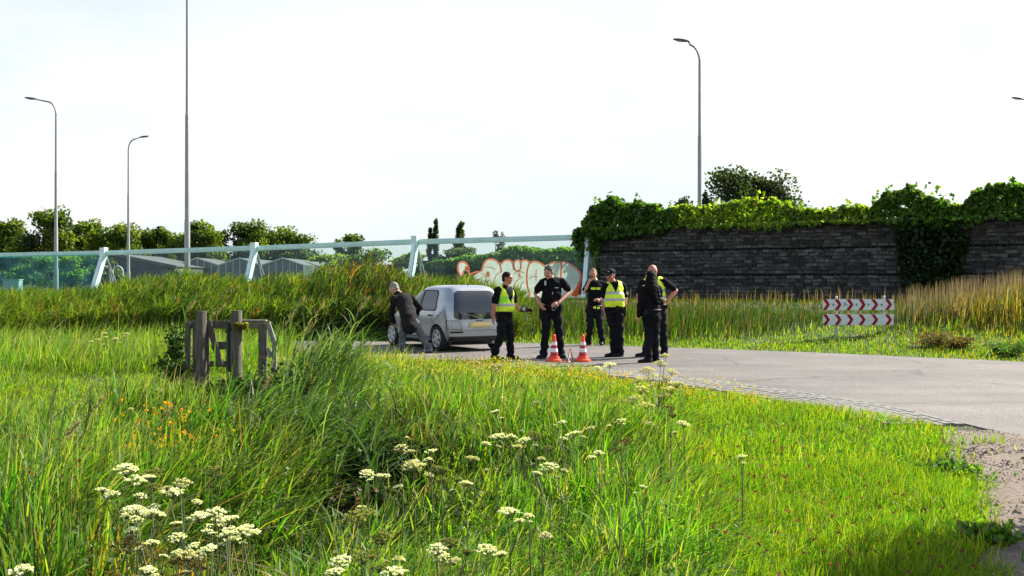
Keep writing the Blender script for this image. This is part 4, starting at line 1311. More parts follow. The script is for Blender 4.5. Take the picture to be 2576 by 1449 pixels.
# ------------------------------------------------------------------ the silver hatchback
SL = np.array([(.17, -1.60, 1.58, .70), (.22, -1.70, 1.69, .765), (.32, -1.765, 1.755, .80), (.46, -1.785, 1.775, .815), (.58, -1.78, 1.765, .82), (.66, -1.765, 1.72, .821),
               (.74, -1.755, 1.64, .82), (.82, -1.745, 1.50, .815), (.89, -1.735, 1.27, .80), (.95, -1.72, 1.00, .78), (1.00, -1.705, .86, .765), (1.10, -1.675, .68, .738), (1.22, -1.615, .47, .688),
               (1.32, -1.545, .29, .642), (1.39, -1.475, .14, .602), (1.43, -1.42, .02, .56), (1.460, -1.34, -.12, .49), (1.476, -1.28, -.30, .42), (1.485, -1.12, -.50, .28), (1.488, -1.0, -.65, .14)])


def car_par(z):
    return [np.interp(z, SL[:, 0], SL[:, i]) for i in (1, 2, 3)]


def car_y(x, z):
    xr, xf, w = car_par(z); xc = (xr + xf) / 2; a = (xf - xr) / 2
    u = (x - xc) / a; n = 3.4 if u > 0 else 7.0
    return w * max(0.0, 1 - abs(u) ** n) ** (1 / n)


def car_xr(y, z):
    xr, xf, w = car_par(z); xc = (xr + xf) / 2; a = (xf - xr) / 2
    return xc - a * max(0.0, 1 - abs(y / w) ** 7.0) ** (1 / 7.0)


def car():
    C = Vector((-1.56, 24.35, 0.014))
    root = empty("silver_hatchback", C, "small silver five door hatchback parked on the road with its tail towards us", "car", rz=math.radians(90 + 31))
    root.scale = (.95, .95, .95)
    NP = 128
    zs = np.concatenate([np.linspace(.17, 1.39, 46), np.linspace(1.40, 1.488, 18)])
    V, F = [], []
    for z in zs:
        xr, xf, w = car_par(z); xc = (xr + xf) / 2; a = (xf - xr) / 2
        for k in range(NP):
            t = 2 * math.pi * k / NP; c, s = math.cos(t), math.sin(t)
            n = 3.4 if c > 0 else 7.0
            rr = (abs(c) ** n + abs(s) ** n) ** (-1 / n)
            V.append((xc + a * c * rr, w * s * rr, z))
    for i in range(len(zs) - 1):
        for k in range(NP): F.append((i * NP + k, i * NP + (k + 1) % NP, (i + 1) * NP + (k + 1) % NP, (i + 1) * NP + k))
    F.append(tuple(range(NP - 1, -1, -1))); F.append(tuple((len(zs) - 1) * NP + k for k in range(NP)))
    g = G(); g.v, g.f = V, F
    body = g.build("body", M['silver'], None, smooth=True)
    cut = G()
    for sx in (-1.21, 1.20):
        for sy in (-1, 1):
            n = 40
            vs = [(sx + .325 * math.cos(2 * math.pi * k / n), sy * y, .29 + .325 * math.sin(2 * math.pi * k / n)) for y in (.54, 1.0) for k in range(n)]
            cut.add(vs, [(k, (k + 1) % n, n + (k + 1) % n, n + k) for k in range(n)] + [tuple(range(n)), tuple(range(2 * n - 1, n - 1, -1))])
    co = cut.build("arch_cutter", M['trim'], None)
    bm_ = body.modifiers.new("arches", 'BOOLEAN'); bm_.operation = 'DIFFERENCE'; bm_.object = co; bm_.solver = 'EXACT'
    bpy.context.view_layer.update()
    me = bpy.data.meshes.new_from_object(body.evaluated_get(bpy.context.evaluated_depsgraph_get()))
    body.modifiers.clear(); old = body.data; body.data = me; bpy.data.meshes.remove(old); bpy.data.objects.remove(co)
    me.name = "body"
    while len(me.materials) > 1: me.materials.pop()
    me.materials[0] = M['silver']
    mi = np.zeros(len(me.polygons), np.int32); me.polygons.foreach_set("material_index", mi)
    me.polygons.foreach_set("use_smooth", [True] * len(me.polygons)); me.set_sharp_from_angle(angle=math.radians(35))
    body.parent = root

    def side(zl, xl, xr, off=.005, nz=14, nx=16, sy=1):
        """patch on the flank: x limits as functions of z"""
        vs, fs = [], []
        Z = np.linspace(zl[0], zl[1], nz)
        for z in Z:
            a, b = xl(z), xr(z)
            for x in np.linspace(a, b, nx): vs.append((x, sy * (car_y(x, z) + off), z))
        for i in range(nz - 1):
            for k in range(nx - 1): q = i * nx + k; fs.append((q, q + 1, q + nx + 1, q + nx))
        g = G(); g.add(vs, fs); return g

    def rear(zl, yl, yr, off=.006, nz=12, ny=22):
        vs, fs = [], []
        for z in np.linspace(zl[0], zl[1], nz):
            for y in np.linspace(yl(z), yr(z), ny): vs.append((car_xr(y, z) - off, y, z))
        for i in range(nz - 1):
            for k in range(ny - 1): q = i * ny + k; fs.append((q, q + 1, q + ny + 1, q + ny))
        g = G(); g.add(vs, fs); return g

    def corner(lo, hi, z0, z1, r, z):      # rounded ends
        e = 0
        if z < z0 + r: e = r - math.sqrt(max(r * r - (z0 + r - z) ** 2, 0))
        if z > z1 - r: e = r - math.sqrt(max(r * r - (z - z1 + r) ** 2, 0))
        return e
    I = lambda pts: (lambda z: float(np.interp(z, [p[0] for p in pts], [p[1] for p in pts])))
    for sy in (1, -1):
        z0, z1 = .925, 1.345
        o = side((z0 - .025, z1 + .03), lambda z: -1.19 + (z - z0) * .33 + corner(0, 0, z0 - .025, z1 + .03, .12, z), I([(.9, .93), (1.0, .75), (1.1, .57), (1.25, .30), (1.34, .10), (1.38, -.02)]), .003, sy=sy, nx=40, nz=20).build("window_surround", M['trim'], root, smooth=True)
        w1 = side((z0, z1), lambda z: -1.15 + (z - z0) * .32 + corner(0, 0, z0, z1, .11, z), lambda z: -.42 + (z - z0) * .08, .008, sy=sy).build("window", M['car_glass'], root, smooth=True)
        w2 = side((z0, z1), lambda z: -.33 + (z - z0) * .08, I([(.92, .84), (1.0, .69), (1.1, .51), (1.25, .24), (1.345, .04)]), .008, sy=sy).build("window", M['car_glass'], root, smooth=True)
        # doors: shut lines
        for pts in ([(.30, -.36), (.92, -.375)], [(.50, -1.13), (.60, -1.08), (.72, -1.00), (.92, -1.14)], [(.30, .62), (.60, .66), (.90, .80)]):
            f = I(pts)
            side((pts[0][0], pts[-1][0]), lambda z: f(z) - .006, lambda z: f(z) + .006, .0025, nx=2, nz=16, sy=sy).build("door_seam", M['trim'], root)
        side((.295, .307), lambda z: -.9, lambda z: .85, .0025, nx=30, nz=2, sy=sy).build("door_seam", M['trim'], root)
        side((.17, .24), lambda z: -.86, lambda z: .87, .006, nx=30, nz=4, sy=sy).build("sill", M['trim'], root)
        for hx in (-.93, -.12):
            y = car_y(hx, .80) * sy
            h = G().box((hx, y + sy * .018, .80), (.16, .03, .035)).build("door_handle", M['trim'], root, bevel=.01)
        mr = G().ball((.60, sy * (car_y(.6, .98) + .10), .98), (.06, .10, .065), 14, 8).build("mirror", M['silver'], root, smooth=True)
    side((.40, .50), lambda z: .02, lambda z: .10, .006, nx=4, nz=4).build("red_reflector", M['tail_red'], root)
    # windscreen
    vs, fs = [], []
    for z in np.linspace(.97, 1.38, 12):
        xr, xf, w = car_par(z); xc = (xr + xf) / 2; a = (xf - xr) / 2
        for y in np.linspace(-.88, .88, 20):
            vs.append((xc + a * (1 - abs(y) ** 3.4) ** (1 / 3.4) + .006, y * w, z))
    for i in range(11):
        for k in range(19): q = i * 20 + k; fs.append((q, q + 1, q + 21, q + 20))
    G_ = G(); G_.add(vs, fs); G_.build("windscreen", M['car_glass'], root, smooth=True)
    # tail
    z0, z1 = .72, 1.36
    rw = lambda z: I([(.72, .63), (1.0, .605), (1.2, .56), (1.36, .51)])(z) - corner(0, 0, z0, z1, .09, z)
    rear((z0, z1), lambda z: -rw(z), rw, .007, 18, 26).build("rear_window", M['car_glass'], root, smooth=True)
    for sy in (1, -1):
        f = rear((.46, .70), lambda z: sy * .70 - .012, lambda z: sy * .70 + .012, .003, 8, 3).build("hatch_seam", M['silver'], root)
        rear((.50, .70), lambda z: sy * .60 - .15 + (z - .52) * .5 * sy, lambda z: sy * .60 + .15, .004, 8, 8).build("lamp_surround", M['trim'], root, smooth=True)
        rear((.512, .688), lambda z: sy * .60 - .14 + (z - .52) * .5 * sy, lambda z: sy * .60 + .14, .008, 8, 8).build("tail_lamp", M['tail'], root, smooth=True)
        rear((.415, .455), lambda z: sy * .56 - .14, lambda z: sy * .56 + .14, .006, 3, 8).build("reflector_slot", M['trim'], root)
    rear((.475, .481), lambda z: -.68, lambda z: .68, .003, 2, 30).build("hatch_seam", M['trim'], root)
    rear((.54, .65), lambda z: -.26, lambda z: .26, .012, 4, 6).build("number_plate", M['plate'], root)
    rear((.17, .33), lambda z: -.70, lambda z: .70, .008, 6, 30).build("rear_diffuser", M['trim'], root, smooth=True)
    G().tube([(car_xr(0, .75) - .02, 0, .75), (car_xr(.2, .80) - .022, .2, .80), (car_xr(.42, .83) - .022, .42, .83)], .008, 6).build("wiper", M['trim'], root)
    rear((.675, .70), lambda z: -.09, lambda z: .09, .010, 3, 5).build("hatch_handle", M['trim'], root)
    rear((.335, .342), lambda z: -.72, lambda z: .72, .004, 2, 30).build("bumper_seam", M['trim'], root)
    rear((1.385, 1.41), lambda z: -.16, lambda z: .16, .004, 3, 8).build("brake_lamp", M['tail'], root)
    G().tube([(-1.22, .0, 1.48), (-1.25, 0, 1.52), (-1.36, 0, 1.64)], [.012, .008, .004], 8).build("antenna", M['trim'], root, smooth=True)
    G().box((0, 0, .2), (3.1, 1.3, .12)).build("underbody", M['trim'], root)
    G().tube([(-1.7, -.35, .2), (-1.82, -.35, .19)], .028, 10).build("exhaust_pipe", M['galv'], root, smooth=True)
    # wheels
    for sx in (-1.21, 1.20):
        for sy in (1, -1):
            R90 = Matrix.Rotation(math.radians(-90 * sy), 3, 'X')
            tr = lambda g: setattr(g, 'v', [tuple(R90 @ Vector(p)) for p in g.v]) or g
            prof = [(.19, -.08), (.25, -.085), (.283, -.07), (.29, -.04), (.29, .04), (.283, .07), (.25, .085), (.19, .08)]
            wh = tr(G().lathe(prof, 40)).build("wheel", M['rubber'], root, smooth='auto')
            wh.location = (sx, sy * .715, .285)
            tr(G().lathe([(.02, .02), (.198, .02), (.198, .075), (.188, .086), (.176, .074), (.172, .05), (.02, .05)], 40)).build("rim", M['trim'], wh, smooth='auto')
            tr(G().lathe([(.199, .07), (.20, .088), (.183, .092), (.172, .078), (.176, .06)], 40, close=False)).build("rim_ring", M['hub'], wh, smooth=True)
            for k in range(6):
                a = 2 * math.pi * k / 6 + .3
                g = G(); d = Vector((math.cos(a), math.sin(a), 0)); t = Vector((-d.y, d.x, 0))
                g.add([d * .03 + t * .03 + Vector((0, 0, .09)), d * .03 - t * .03 + Vector((0, 0, .09)), d * .185 - t * .045 + Vector((0, 0, .083)), d * .185 + t * .045 + Vector((0, 0, .083)),
                       d * .03 + t * .03 + Vector((0, 0, .05)), d * .03 - t * .03 + Vector((0, 0, .05)), d * .185 - t * .045 + Vector((0, 0, .05)), d * .185 + t * .045 + Vector((0, 0, .05))],
                      [(0, 1, 2, 3), (0, 4, 5, 1), (1, 5, 6, 2), (2, 6, 7, 3), (3, 7, 4, 0)])
                tr(g).build("spoke", M['hub'], wh)
            tr(G().lathe([(.001, .097), (.035, .096), (.04, .085), (.04, .05)], 16)).build("hub_cap", M['hub'], wh, smooth='auto')


car()


# ------------------------------------------------------------------ people
def cut_patch(src, name, m, parent, planes, off=.004, pick=None):
    """a printed or sewn patch: part of a garment's own surface, lifted by off"""
    bm = bmesh.new(); bm.from_mesh(src.data)
    for co, no in planes:
        bmesh.ops.bisect_plane(bm, geom=bm.verts[:] + bm.edges[:] + bm.faces[:], plane_co=co, plane_no=no)
    bm.normal_update()
    dele = []
    for f in bm.faces:
        c = f.calc_center_median()
        ok = all((c - Vector(co)).dot(Vector(no)) > 0 for co, no in planes)
        if ok and pick is not None: ok = pick(c, f.normal)
        if not ok: dele.append(f)
    bmesh.ops.delete(bm, geom=dele, context='FACES')
    bm.normal_update()
    for v in bm.verts: v.co += v.normal * off
    me = bpy.data.meshes.new(name); bm.to_mesh(me); bm.free(); me.materials.clear(); me.materials.append(m)
    me.polygons.foreach_set("use_smooth", [True] * len(me.polygons))
    return link(name, me, parent)


class Person:
    def __init__(s, label, px, Y, H, group=None, z=.014):
        s.px, s.Y, s.s = px, Y, H / 1.8
        c = at(px, 700, Y)
        s.root = empty("person", (c.x, Y, z), label, "person", group)
        s.z0 = z
        s.j = {}

    def J(s, px, row, dy=0.0):
        p = at(px, row, s.Y + dy)
        return Vector((p.x - s.root.location.x, dy, p.z - s.z0))

    def build(s, j, phi, hphi, hpitch, skin, shirt, trousers, sleeve='short', belly=0.0, hair=None, hairm=None, hemlen=0.02, shoe='leather', hands=('relax', 'relax'), toes=(None, None), shoulder_w=1.0):
        k = s.s
        f = Vector((math.cos(phi), math.sin(phi), 0)); l = Vector((-f.y, f.x, 0))
        if l.x < 0: lat = -l
        else: lat = l
        s.f, s.lat = f, lat
        hp = j['hip']; neck = j['neck']; head = j['head']; sa, sb = j['sa'], j['sb']
        slat = (sb - sa).normalized()
        chest = (sa + sb) / 2
        spine = (chest - hp)
        ha = j.get('ha', hp - lat * .095 * k); hb = j.get('hb', hp + lat * .095 * k)
        ka = j.get('ka', ha.lerp(j['na'], .5) + f * .03 * k); kb = j.get('kb', hb.lerp(j['nb'], .5) + f * .03 * k)
        na, nb = j['na'], j['nb']
        up = spine.normalized()
        hf = Vector((math.cos(hphi) * math.cos(hpitch), math.sin(hphi) * math.cos(hpitch), math.sin(hpitch)))
        hl = Vector((-math.sin(hphi), math.cos(hphi), 0)); hu = hf.cross(hl).normalized()
        if hu.z < 0: hu = -hu
        HM = Matrix((hf, hl, hu)).transposed()
        s.HM, s.hc = HM, head
        # ---- body
        b = G()
        b.capsule(hp, hp.lerp(chest, .45), .155 * k, .145 * k, .72, lat)
        b.capsule(hp.lerp(chest, .4), hp.lerp(chest, .85), .145 * k, .165 * k, .68, slat)
        b.capsule(chest.lerp(hp, .12), chest.lerp(hp, .12) + up * .03, .165 * k, .12 * k, .66, slat)
        b.capsule(sa, chest, .058 * k, .085 * k); b.capsule(sb, chest, .058 * k, .085 * k)
        b.capsule(chest + up * .02 * k, head - hu * .06 * k - hf * .01 * k, .075 * k, .055 * k)
        b.ball(head, (.098 * k, .078 * k, .115 * k), 18, 12, HM)
        b.ball(head + HM @ Vector((.028, 0, -.055)) * k, (.068 * k, .060 * k, .070 * k), 14, 9, HM)          # jaw
        b.ball(head + HM @ Vector((.072, 0, -.100)) * k, (.026 * k, .030 * k, .020 * k), 10, 7, HM)          # chin
        b.capsule(head + HM @ Vector((.092, 0, .012)) * k, head + HM @ Vector((.113, 0, -.030)) * k, .010 * k, .016 * k, n=10)   # nose
        b.capsule(head + HM @ Vector((.086, -.04, .022)) * k, head + HM @ Vector((.086, .04, .022)) * k, .014 * k, .014 * k, n=10)   # brow
        for q in (-1, 1):
            b.ball(head + HM @ Vector((-.005, q * .080, -.010)) * k, (.020 * k, .012 * k, .034 * k), 10, 7, HM)  # ears
            b.ball(head + HM @ Vector((.070, q * .042, -.035)) * k, (.030 * k, .026 * k, .028 * k), 10, 7, HM)   # cheeks
        for S, E, W, hd, hz in ((sa, j['ea'], j['wa'], j.get('da'), hands[0]), (sb, j['eb'], j['wb'], j.get('db'), hands[1])):
            b.capsule(S, E, .050 * k, .041 * k); b.capsule(E, E.lerp(W, .35), .042 * k, .043 * k); b.capsule(E.lerp(W, .35), W, .043 * k, .029 * k)
            d = (hd or (W - E)).normalized()
            s.hand(b, W, d, f, k, hz, inner=(hp - W))
        for Hh, K, N in ((ha, ka, na), (hb, kb, nb)):
            b.capsule(Hh, K, .085 * k, .058 * k); b.capsule(K, K.lerp(N, .35), .056 * k, .057 * k); b.capsule(K.lerp(N, .35), N, .057 * k, .038 * k)
            b.capsule(N, N + f * .03 * k - Vector((0, 0, .03 * k)), .036 * k, .03 * k)
        body = remeshed(b, "body", M[skin], s.root, .0065, .3, 3)
        for q in (-1, 1):
            e = G(); e.ball(head + HM @ Vector((.089, q * .031, .004)) * k, (.010 * k, .014 * k, .008 * k), 10, 7, HM); e.build("eye", M['eye'], body, smooth=True)
        e = G(); e.capsule(head + HM @ Vector((.098, -.022, -.066)) * k, head + HM @ Vector((.098, .022, -.066)) * k, .006 * k, .006 * k, n=8); e.build("mouth", M['lip'], body, smooth=True)
        # ---- trousers
        t = G()
        t.capsule(hp + up * .03 * k, hp - Vector((0, 0, .02)), (.172 + belly * .4) * k, .178 * k, .74, lat)
        for Hh, K, N in ((ha, ka, na), (hb, kb, nb)):
            t.capsule(Hh - Vector((0, 0, .02)), K, .108 * k, .082 * k); t.capsule(K, N + Vector((0, 0, .03 * k)), .082 * k, .074 * k)
            t.capsule(N + Vector((0, 0, .07 * k)), N + Vector((0, 0, -.005)), .074 * k, .078 * k)
        s.trousers = remeshed(t, "trousers", M[trousers], s.root, .013, 1, 3, fold=.008)
        # ---- shoes
        for q, (N, td) in enumerate(((na, toes[0]), (nb, toes[1]))):
            d = (td or f).normalized()
            h = G(); sd = Vector((-d.y, d.x, 0))
            a = Vector((N.x, N.y, .045 * k)) - d * .05 * k
            h.capsule(a + Vector((0, 0, .01)), a + d * .12 * k, .044 * k, .046 * k, .95, sd); h.capsule(a + d * .10 * k, a + d * .23 * k - Vector((0, 0, .012)), .046 * k, .036 * k, .8, sd)
            h.capsule(a + d * .05 * k, N + Vector((0, 0, .06 * k)), .05 * k, .05 * k)
            sh = remeshed(h, "shoe", M[shoe], s.root, .010, .6, 2)
            g = G(); g.capsule(a - Vector((0, 0, .034 * k)), a + d * .24 * k - Vector((0, 0, .034 * k)), .046 * k, .042 * k, .25, sd); g.build("sole", M['rubber'], sh, smooth=True)
        # ---- shirt or jacket
        t = G()
        low = hp + up * (.03 - hemlen) * k
        t.capsule(low, hp.lerp(chest, .45), (.172 + belly * .5) * k, (.168 + belly) * k, .74 + belly, lat)
        t.capsule(hp.lerp(chest, .40), hp.lerp(chest, .85), (.168 + belly * .9) * k, .190 * k, .70, slat)
        t.capsule(chest.lerp(hp, .12), chest.lerp(hp, .06) + up * .02, .188 * k, .13 * k, .66, slat)
        if sleeve != 'short': t.capsule(hp + up * .06 * k, hp - Vector((0, 0, .10 * k)), .195 * k, .200 * k, .82, lat)
        if belly: t.ball(hp.lerp(chest, .32) + f * .05 * k, (.14 * k, .14 * k, .15 * k), 14, 9)
        t.capsule(chest + up * .02 * k, neck + up * .03 * k, .10 * k, .066 * k)
        for S, E, W in ((sa, j['ea'], j['wa']), (sb, j['eb'], j['wb'])):
            t.capsule(S + up * .005, chest + up * .02, .072 * k, .095 * k)
            if sleeve == 'short':
                m_ = S.lerp(E, .72); t.capsule(S, m_, .076 * k, .072 * k)
            else:
                t.capsule(S, E, .082 * k, .066 * k); t.capsule(E, W + (E - W).normalized() * .01, .066 * k, .050 * k)
        s.shirt = remeshed(t, "shirt" if sleeve == 'short' else "jacket", M[shirt], s.root, .013, 1, 3, fold=.006)
        # collar
        c = G(); ca = neck + up * .035 * k
        c.tube([ca + (Vector((f.x, f.y, 0)) * math.cos(u) * .062 + lat * math.sin(u) * .068) * k - (f * 0 + up * .02 * k * math.cos(u)) for u in np.linspace(.45, 2 * math.pi - .45, 16)], .015 * k, 8)
        c.build("collar", M[shirt], s.shirt, smooth=True)
        # ---- hair
        if hair in ('short', 'long', 'cap'):
            h = G()
            sc = 1.03 if hair == 'cap' else 1.0
            h.ball(head + HM @ Vector((-.014, 0, .026)) * k, (.100 * k * sc, .084 * k * sc, .101 * k * sc), 18, 12, HM)
            h.ball(head + HM @ Vector((-.040, 0, -.030)) * k, (.066 * k, .077 * k, .075 * k), 14, 9, HM)
            if hair == 'long':
                back = -Vector((hf.x, hf.y, 0)).normalized()
                h.capsule(head + back * .03 * k + Vector((0, 0, .03)), head + back * .05 * k - lat * .02 * k - Vector((0, 0, .20 * k)), .108 * k, .165 * k, .74, hl)
                h.capsule(head + back * .06 * k - Vector((0, 0, .18 * k)), head + back * .14 * k + lat * .05 * k - Vector((0, 0, .48 * k)), .16 * k, .07 * k, .5, hl)
                h.capsule(head + back * .10 * k + lat * .06 * k - Vector((0, 0, .18 * k)), head + back * .15 * k + lat * .10 * k - Vector((0, 0, .47 * k)), .06 * k, .03 * k, .7, hl)
            remeshed(h, "hair", M[hairm], s.root, .009, .7, 2, fold=.002, freq=60)
        return s

    def hand(s, b, W, d, f, k, mode, inner):
        """palm, four unequal bent fingers and a thumb"""
        nrm = inner - d * inner.dot(d)
        if nrm.length < 1e-3: nrm = f
        nrm.normalize()                       # palm looks towards the body
        sd = d.cross(nrm).normalized()
        if sd.dot(f) < 0: sd = -sd            # thumb side forward
        b.capsule(W, W + d * .07 * k, .030 * k, .040 * k, .48, sd)
        curl = {'relax': .35, 'grip': 1.0, 'flat': .1}[mode]
        for i, L in enumerate((.070, .080, .075, .058)):
            o = W + d * .088 * k + sd * (.028 - .019 * i) * k
            d1 = (d * math.cos(curl * .7) + nrm * math.sin(curl * .7)).normalized(); d2 = (d * math.cos(curl * 1.9) + nrm * math.sin(curl * 1.9)).normalized()
            m_ = o + d1 * L * .55 * k
            b.capsule(o - d * .02 * k, m_, .0095 * k, .009 * k, n=8); b.capsule(m_, m_ + d2 * L * .5 * k, .009 * k, .0075 * k, n=8)
        o = W + d * .025 * k + sd * .026 * k
        t1 = (d * .65 + sd * .75 + nrm * .25).normalized(); t2 = (d * .95 + sd * .2 + nrm * .4).normalized()
        b.capsule(o, o + t1 * .042 * k, .013 * k, .0105 * k, n=8); b.capsule(o + t1 * .042 * k, o + t1 * .042 * k + t2 * .035 * k, .0105 * k, .008 * k, n=8)

    def vest(s, j, m='fluo', bands=True, low=-.02, open_neck=.5, belly=0.0):
        k = s.s
        hp = j['hip']; sa, sb = j['sa'], j['sb']; chest = (sa + sb) / 2; slat = (sb - sa).normalized(); up = (chest - hp).normalized(); f = s.f
        t = G()
        t.capsule(hp + up * (.10 + low) * k, hp.lerp(chest, .45), (.196 + belly * .5) * k, (.195 + belly) * k, .82 + belly, s.lat)
        if belly: t.ball(hp.lerp(chest, .36) + f * .055 * k, (.16 * k, .16 * k, .17 * k), 14, 9)
        t.capsule(hp.lerp(chest, .40), hp.lerp(chest, .85), .195 * k, .208 * k, .76, slat)
        t.capsule(chest.lerp(hp, .14), chest.lerp(hp, .06) + up * .02, .205 * k, .135 * k, .74, slat)
        for S in (sa, sb): t.capsule(S.lerp(chest, .42) + up * .028 * k, chest + up * .03 * k, .078 * k, .10 * k)
        v = remeshed(t, "safety_vest", M[m], s.root, .012, 1, 3, fold=.003)
        # trim: drop what lies beside the arms, leave a V at the neck, straight hem
        zb = hp.z + (.06 + low) * k
        bm = bmesh.new(); bm.from_mesh(v.data)
        bmesh.ops.bisect_plane(bm, geom=bm.verts[:] + bm.edges[:] + bm.faces[:], plane_co=(0, 0, zb), plane_no=(0, 0, 1), clear_inner=True)
        nk = j['neck']
        for sg in (1, -1):
            pass
        dele = []
        for fc in bm.faces:
            c = fc.calc_center_median() - nk
            h = c.z; fr = c.dot(f); la = abs(c.dot(slat))
            if fr > 0 and h > -open_neck * .36 * k and la < (h + open_neck * .36 * k) * .42: dele.append(fc)
            elif h > -.02 * k and la < .075 * k: dele.append(fc)
        bmesh.ops.delete(bm, geom=dele, context='FACES')
        bm.to_mesh(v.data); bm.free()
        if bands:
            H = chest.z - hp.z
            for z in (hp.z + .20 * k, hp.z + .335 * k):
                cut_patch(v, "reflective_band", M['reflect'], v, [((0, 0, z - .026 * k), (0, 0, 1)), ((0, 0, z + .026 * k), (0, 0, -1))])
        s.v = v
        return v

    def belt(s, j, items=()):
        """items: (angle from image right, name, size, drop, material)"""
        k = s.s; hp = j['hip']; up = Vector((0, 0, 1)); f = s.f; lat = s.lat
        c = hp + up * .055 * k
        R = lambda u, e=0: c + (lat * math.cos(u) * (.185 + e) + f * math.sin(u) * (.145 + e)) * k
        g = G(); g.tube([R(u) for u in np.linspace(0, 2 * math.pi, 33)], .022 * k, 8, cap=False)
        bl = g.build("belt", M['leather'], s.root, smooth=True)
        for u, nm, sz, drop, m in items:
            p = R(u, .02) - up * drop * k
            d = (lat * math.cos(u) * .145 + f * math.sin(u) * .185).normalized()
            Mx = Matrix((Vector((-d.y, d.x, 0)), d, up)).transposed()
            if nm == 'handcuffs':
                q = G(); q.tube([p + Mx @ Vector((.035 * math.cos(v), 0, .035 * math.sin(v))) for v in np.linspace(0, 5.4, 14)], .008, 6)
                q.build(nm, M[m], s.root, smooth=True)
            else:
                q = G(); q.box(p, sz, Mx); q.build(nm, M[m], s.root, bevel=.008)
        return bl


PG_ = None
# bending man in dark jacket
P = Person("grey haired person in a dark jacket and grey jeans bending over beside the silver car", 1030, 22.5, 1.80)
J = P.J
dn = Vector((-.3, .55, -.75))
j1 = dict(head=J(991, 724, .30), neck=J(1001, 742, .22), sa=J(992, 752, .12), sb=J(1034, 748, .30), hip=J(1031, 806, -.06), ha=J(1019, 812, -.02), hb=J(1043, 812, -.08),
          ea=J(985, 788, .35), wa=J(992, 810, .55), eb=J(1055, 774, .42), wb=J(1046, 795, .62), ka=J(1013, 842, .05), kb=J(1060, 843, -.04), na=J(1011, 877, .02), nb=J(1079, 880, -.12))
P.build(j1, math.radians(140), math.radians(165), -.5, 'skin_pale', 'charcoal', 'jeans', 'long', hair='short', hairm='hair_grey', hemlen=.13, shoe='shoe_grey', belly=.02)

# officer in vest holding a camera
P = Person("officer in an open yellow safety vest holding a small video camera at the car tail", 1268, 20.5, 1.74)
J = P.J
j2 = dict(head=J(1276, 699, 0), neck=J(1272, 722, 0), sa=J(1252, 731, -.14), sb=J(1288, 732, .12), hip=J(1270, 792, 0), ea=J(1243, 768, -.20), wa=J(1241, 797, -.16),
          eb=J(1297, 764, .16), wb=J(1308, 781, -.02), na=J(1244, 893, -.06), nb=J(1284, 893, .06), ka=J(1260, 842, -.08), kb=J(1283, 842, .07), db=Vector((1, -.3, .1)))
P.build(j2, math.radians(-28), math.radians(-18), -.08, 'skin_ruddy', 'black_cloth', 'navy_cloth', 'short', hair='short', hairm='hair_dark', hands=('relax', 'grip'), belly=.015)
v2 = P.vest(j2, low=.0, open_neck=.9, belly=.015)
nk = j2['hip']
cut_patch(v2, "green_panel", M['fluo_green'], v2, [((0, 0, nk.z + .245), (0, 0, 1)), ((0, 0, nk.z + .345), (0, 0, -1))], .006, pick=lambda c, n: n.y < -.2 and c.x < j2['hip'].x + .06)
P.belt(j2, [(math.radians(200), 'holster', (.06, .05, .20), .10, 'leather'), (math.radians(-40), 'pouch', (.09, .05, .10), .03, 'leather'), (math.radians(240), 'pouch', (.08, .05, .10), .03, 'leather')])
g = G()
for q in (-1, 1): g.tube([P.hc + P.HM @ Vector((.100, q * .034 + .020 * math.cos(u), .002 + .014 * math.sin(u))) for u in np.linspace(0, 6.28, 12)], .003, 6)
g.tube([P.hc + P.HM @ Vector((.1, q * .052, .006)) if q else P.hc + P.HM @ Vector((.104, 0, .006)) for q in (-1, 0, 1)], .003, 6)
for q in (-1, 1): g.tube([P.hc + P.HM @ Vector((.1, q * .055, .008)), P.hc + P.HM @ Vector((0, q * .088, .004))], .003, 6)
g.build("glasses", M['trim'], P.root)


def video_camera():
    c = P.root.location + j2['wb'] + Vector((.085, -.03, .01))
    root = empty("video_camera", c, "black handheld video camera held out by the officer in the vest by the car", "camera", rz=math.radians(-12))
    G().box((0, 0, 0), (.15, .075, .085)).build("housing", M['trim'], root, bevel=.01)
    G().tube([(.07, 0, .0), (.15, 0, .0), (.155, 0, 0)], [.034, .036, .03], 16).build("lens", M['leather'], root, smooth='auto')
    G().tube([(-.05, 0, .04), (-.03, 0, .085), (.05, 0, .085), (.06, 0, .04)], .010, 8).build("top_handle", M['trim'], root, smooth=True)
    G().tube([(.03, 0, -.04), (.06, -.02, -.16), (.07, -.02, -.22)], .006, 6).build("strap", M['reflect'], root, smooth=True)
    G().box((.0, -.055, .02), (.06, .03, .05)).build("screen", M['alu'], root, bevel=.004)


video_camera()

# officer with hands on hips
P = Person("officer in a black short sleeved polo with hands on hips behind the left cone", 1387, 20.9, 1.84)
J = P.J
j3 = dict(head=J(1380, 684, -.06), neck=J(1386, 706, -.01), sa=J(1363.5, 711, -.03), sb=J(1414, 709, .04), hip=J(1387, 776, 0), ea=J(1347, 738, .10), wa=J(1358, 764, -.10), eb=J(1434, 732, .12), wb=J(1405, 762, -.16),
          na=J(1368, 890, -.02), nb=J(1411, 890, .06), ka=J(1373, 833, -.04), kb=J(1406, 833, .02), da=Vector((.5, -.3, -.75)), db=Vector((-.75, -.55, -.25)))
P.build(j3, math.radians(-100), math.radians(-122), -.40, 'skin', 'black_cloth', 'navy_cloth', 'short', belly=.035, hair='short', hairm='hair_greydark', toes=(Vector((-.8, -1, 0)), Vector((.35, -1, 0))))
P.belt(j3, [(math.radians(170), 'holster', (.06, .06, .24), .14, 'leather'), (math.radians(70), 'handcuffs', None, .05, 'alu'), (math.radians(20), 'pouch', (.09, .05, .11), .03, 'leather'), (math.radians(150), 'pouch', (.08, .05, .10), .03, 'leather')])
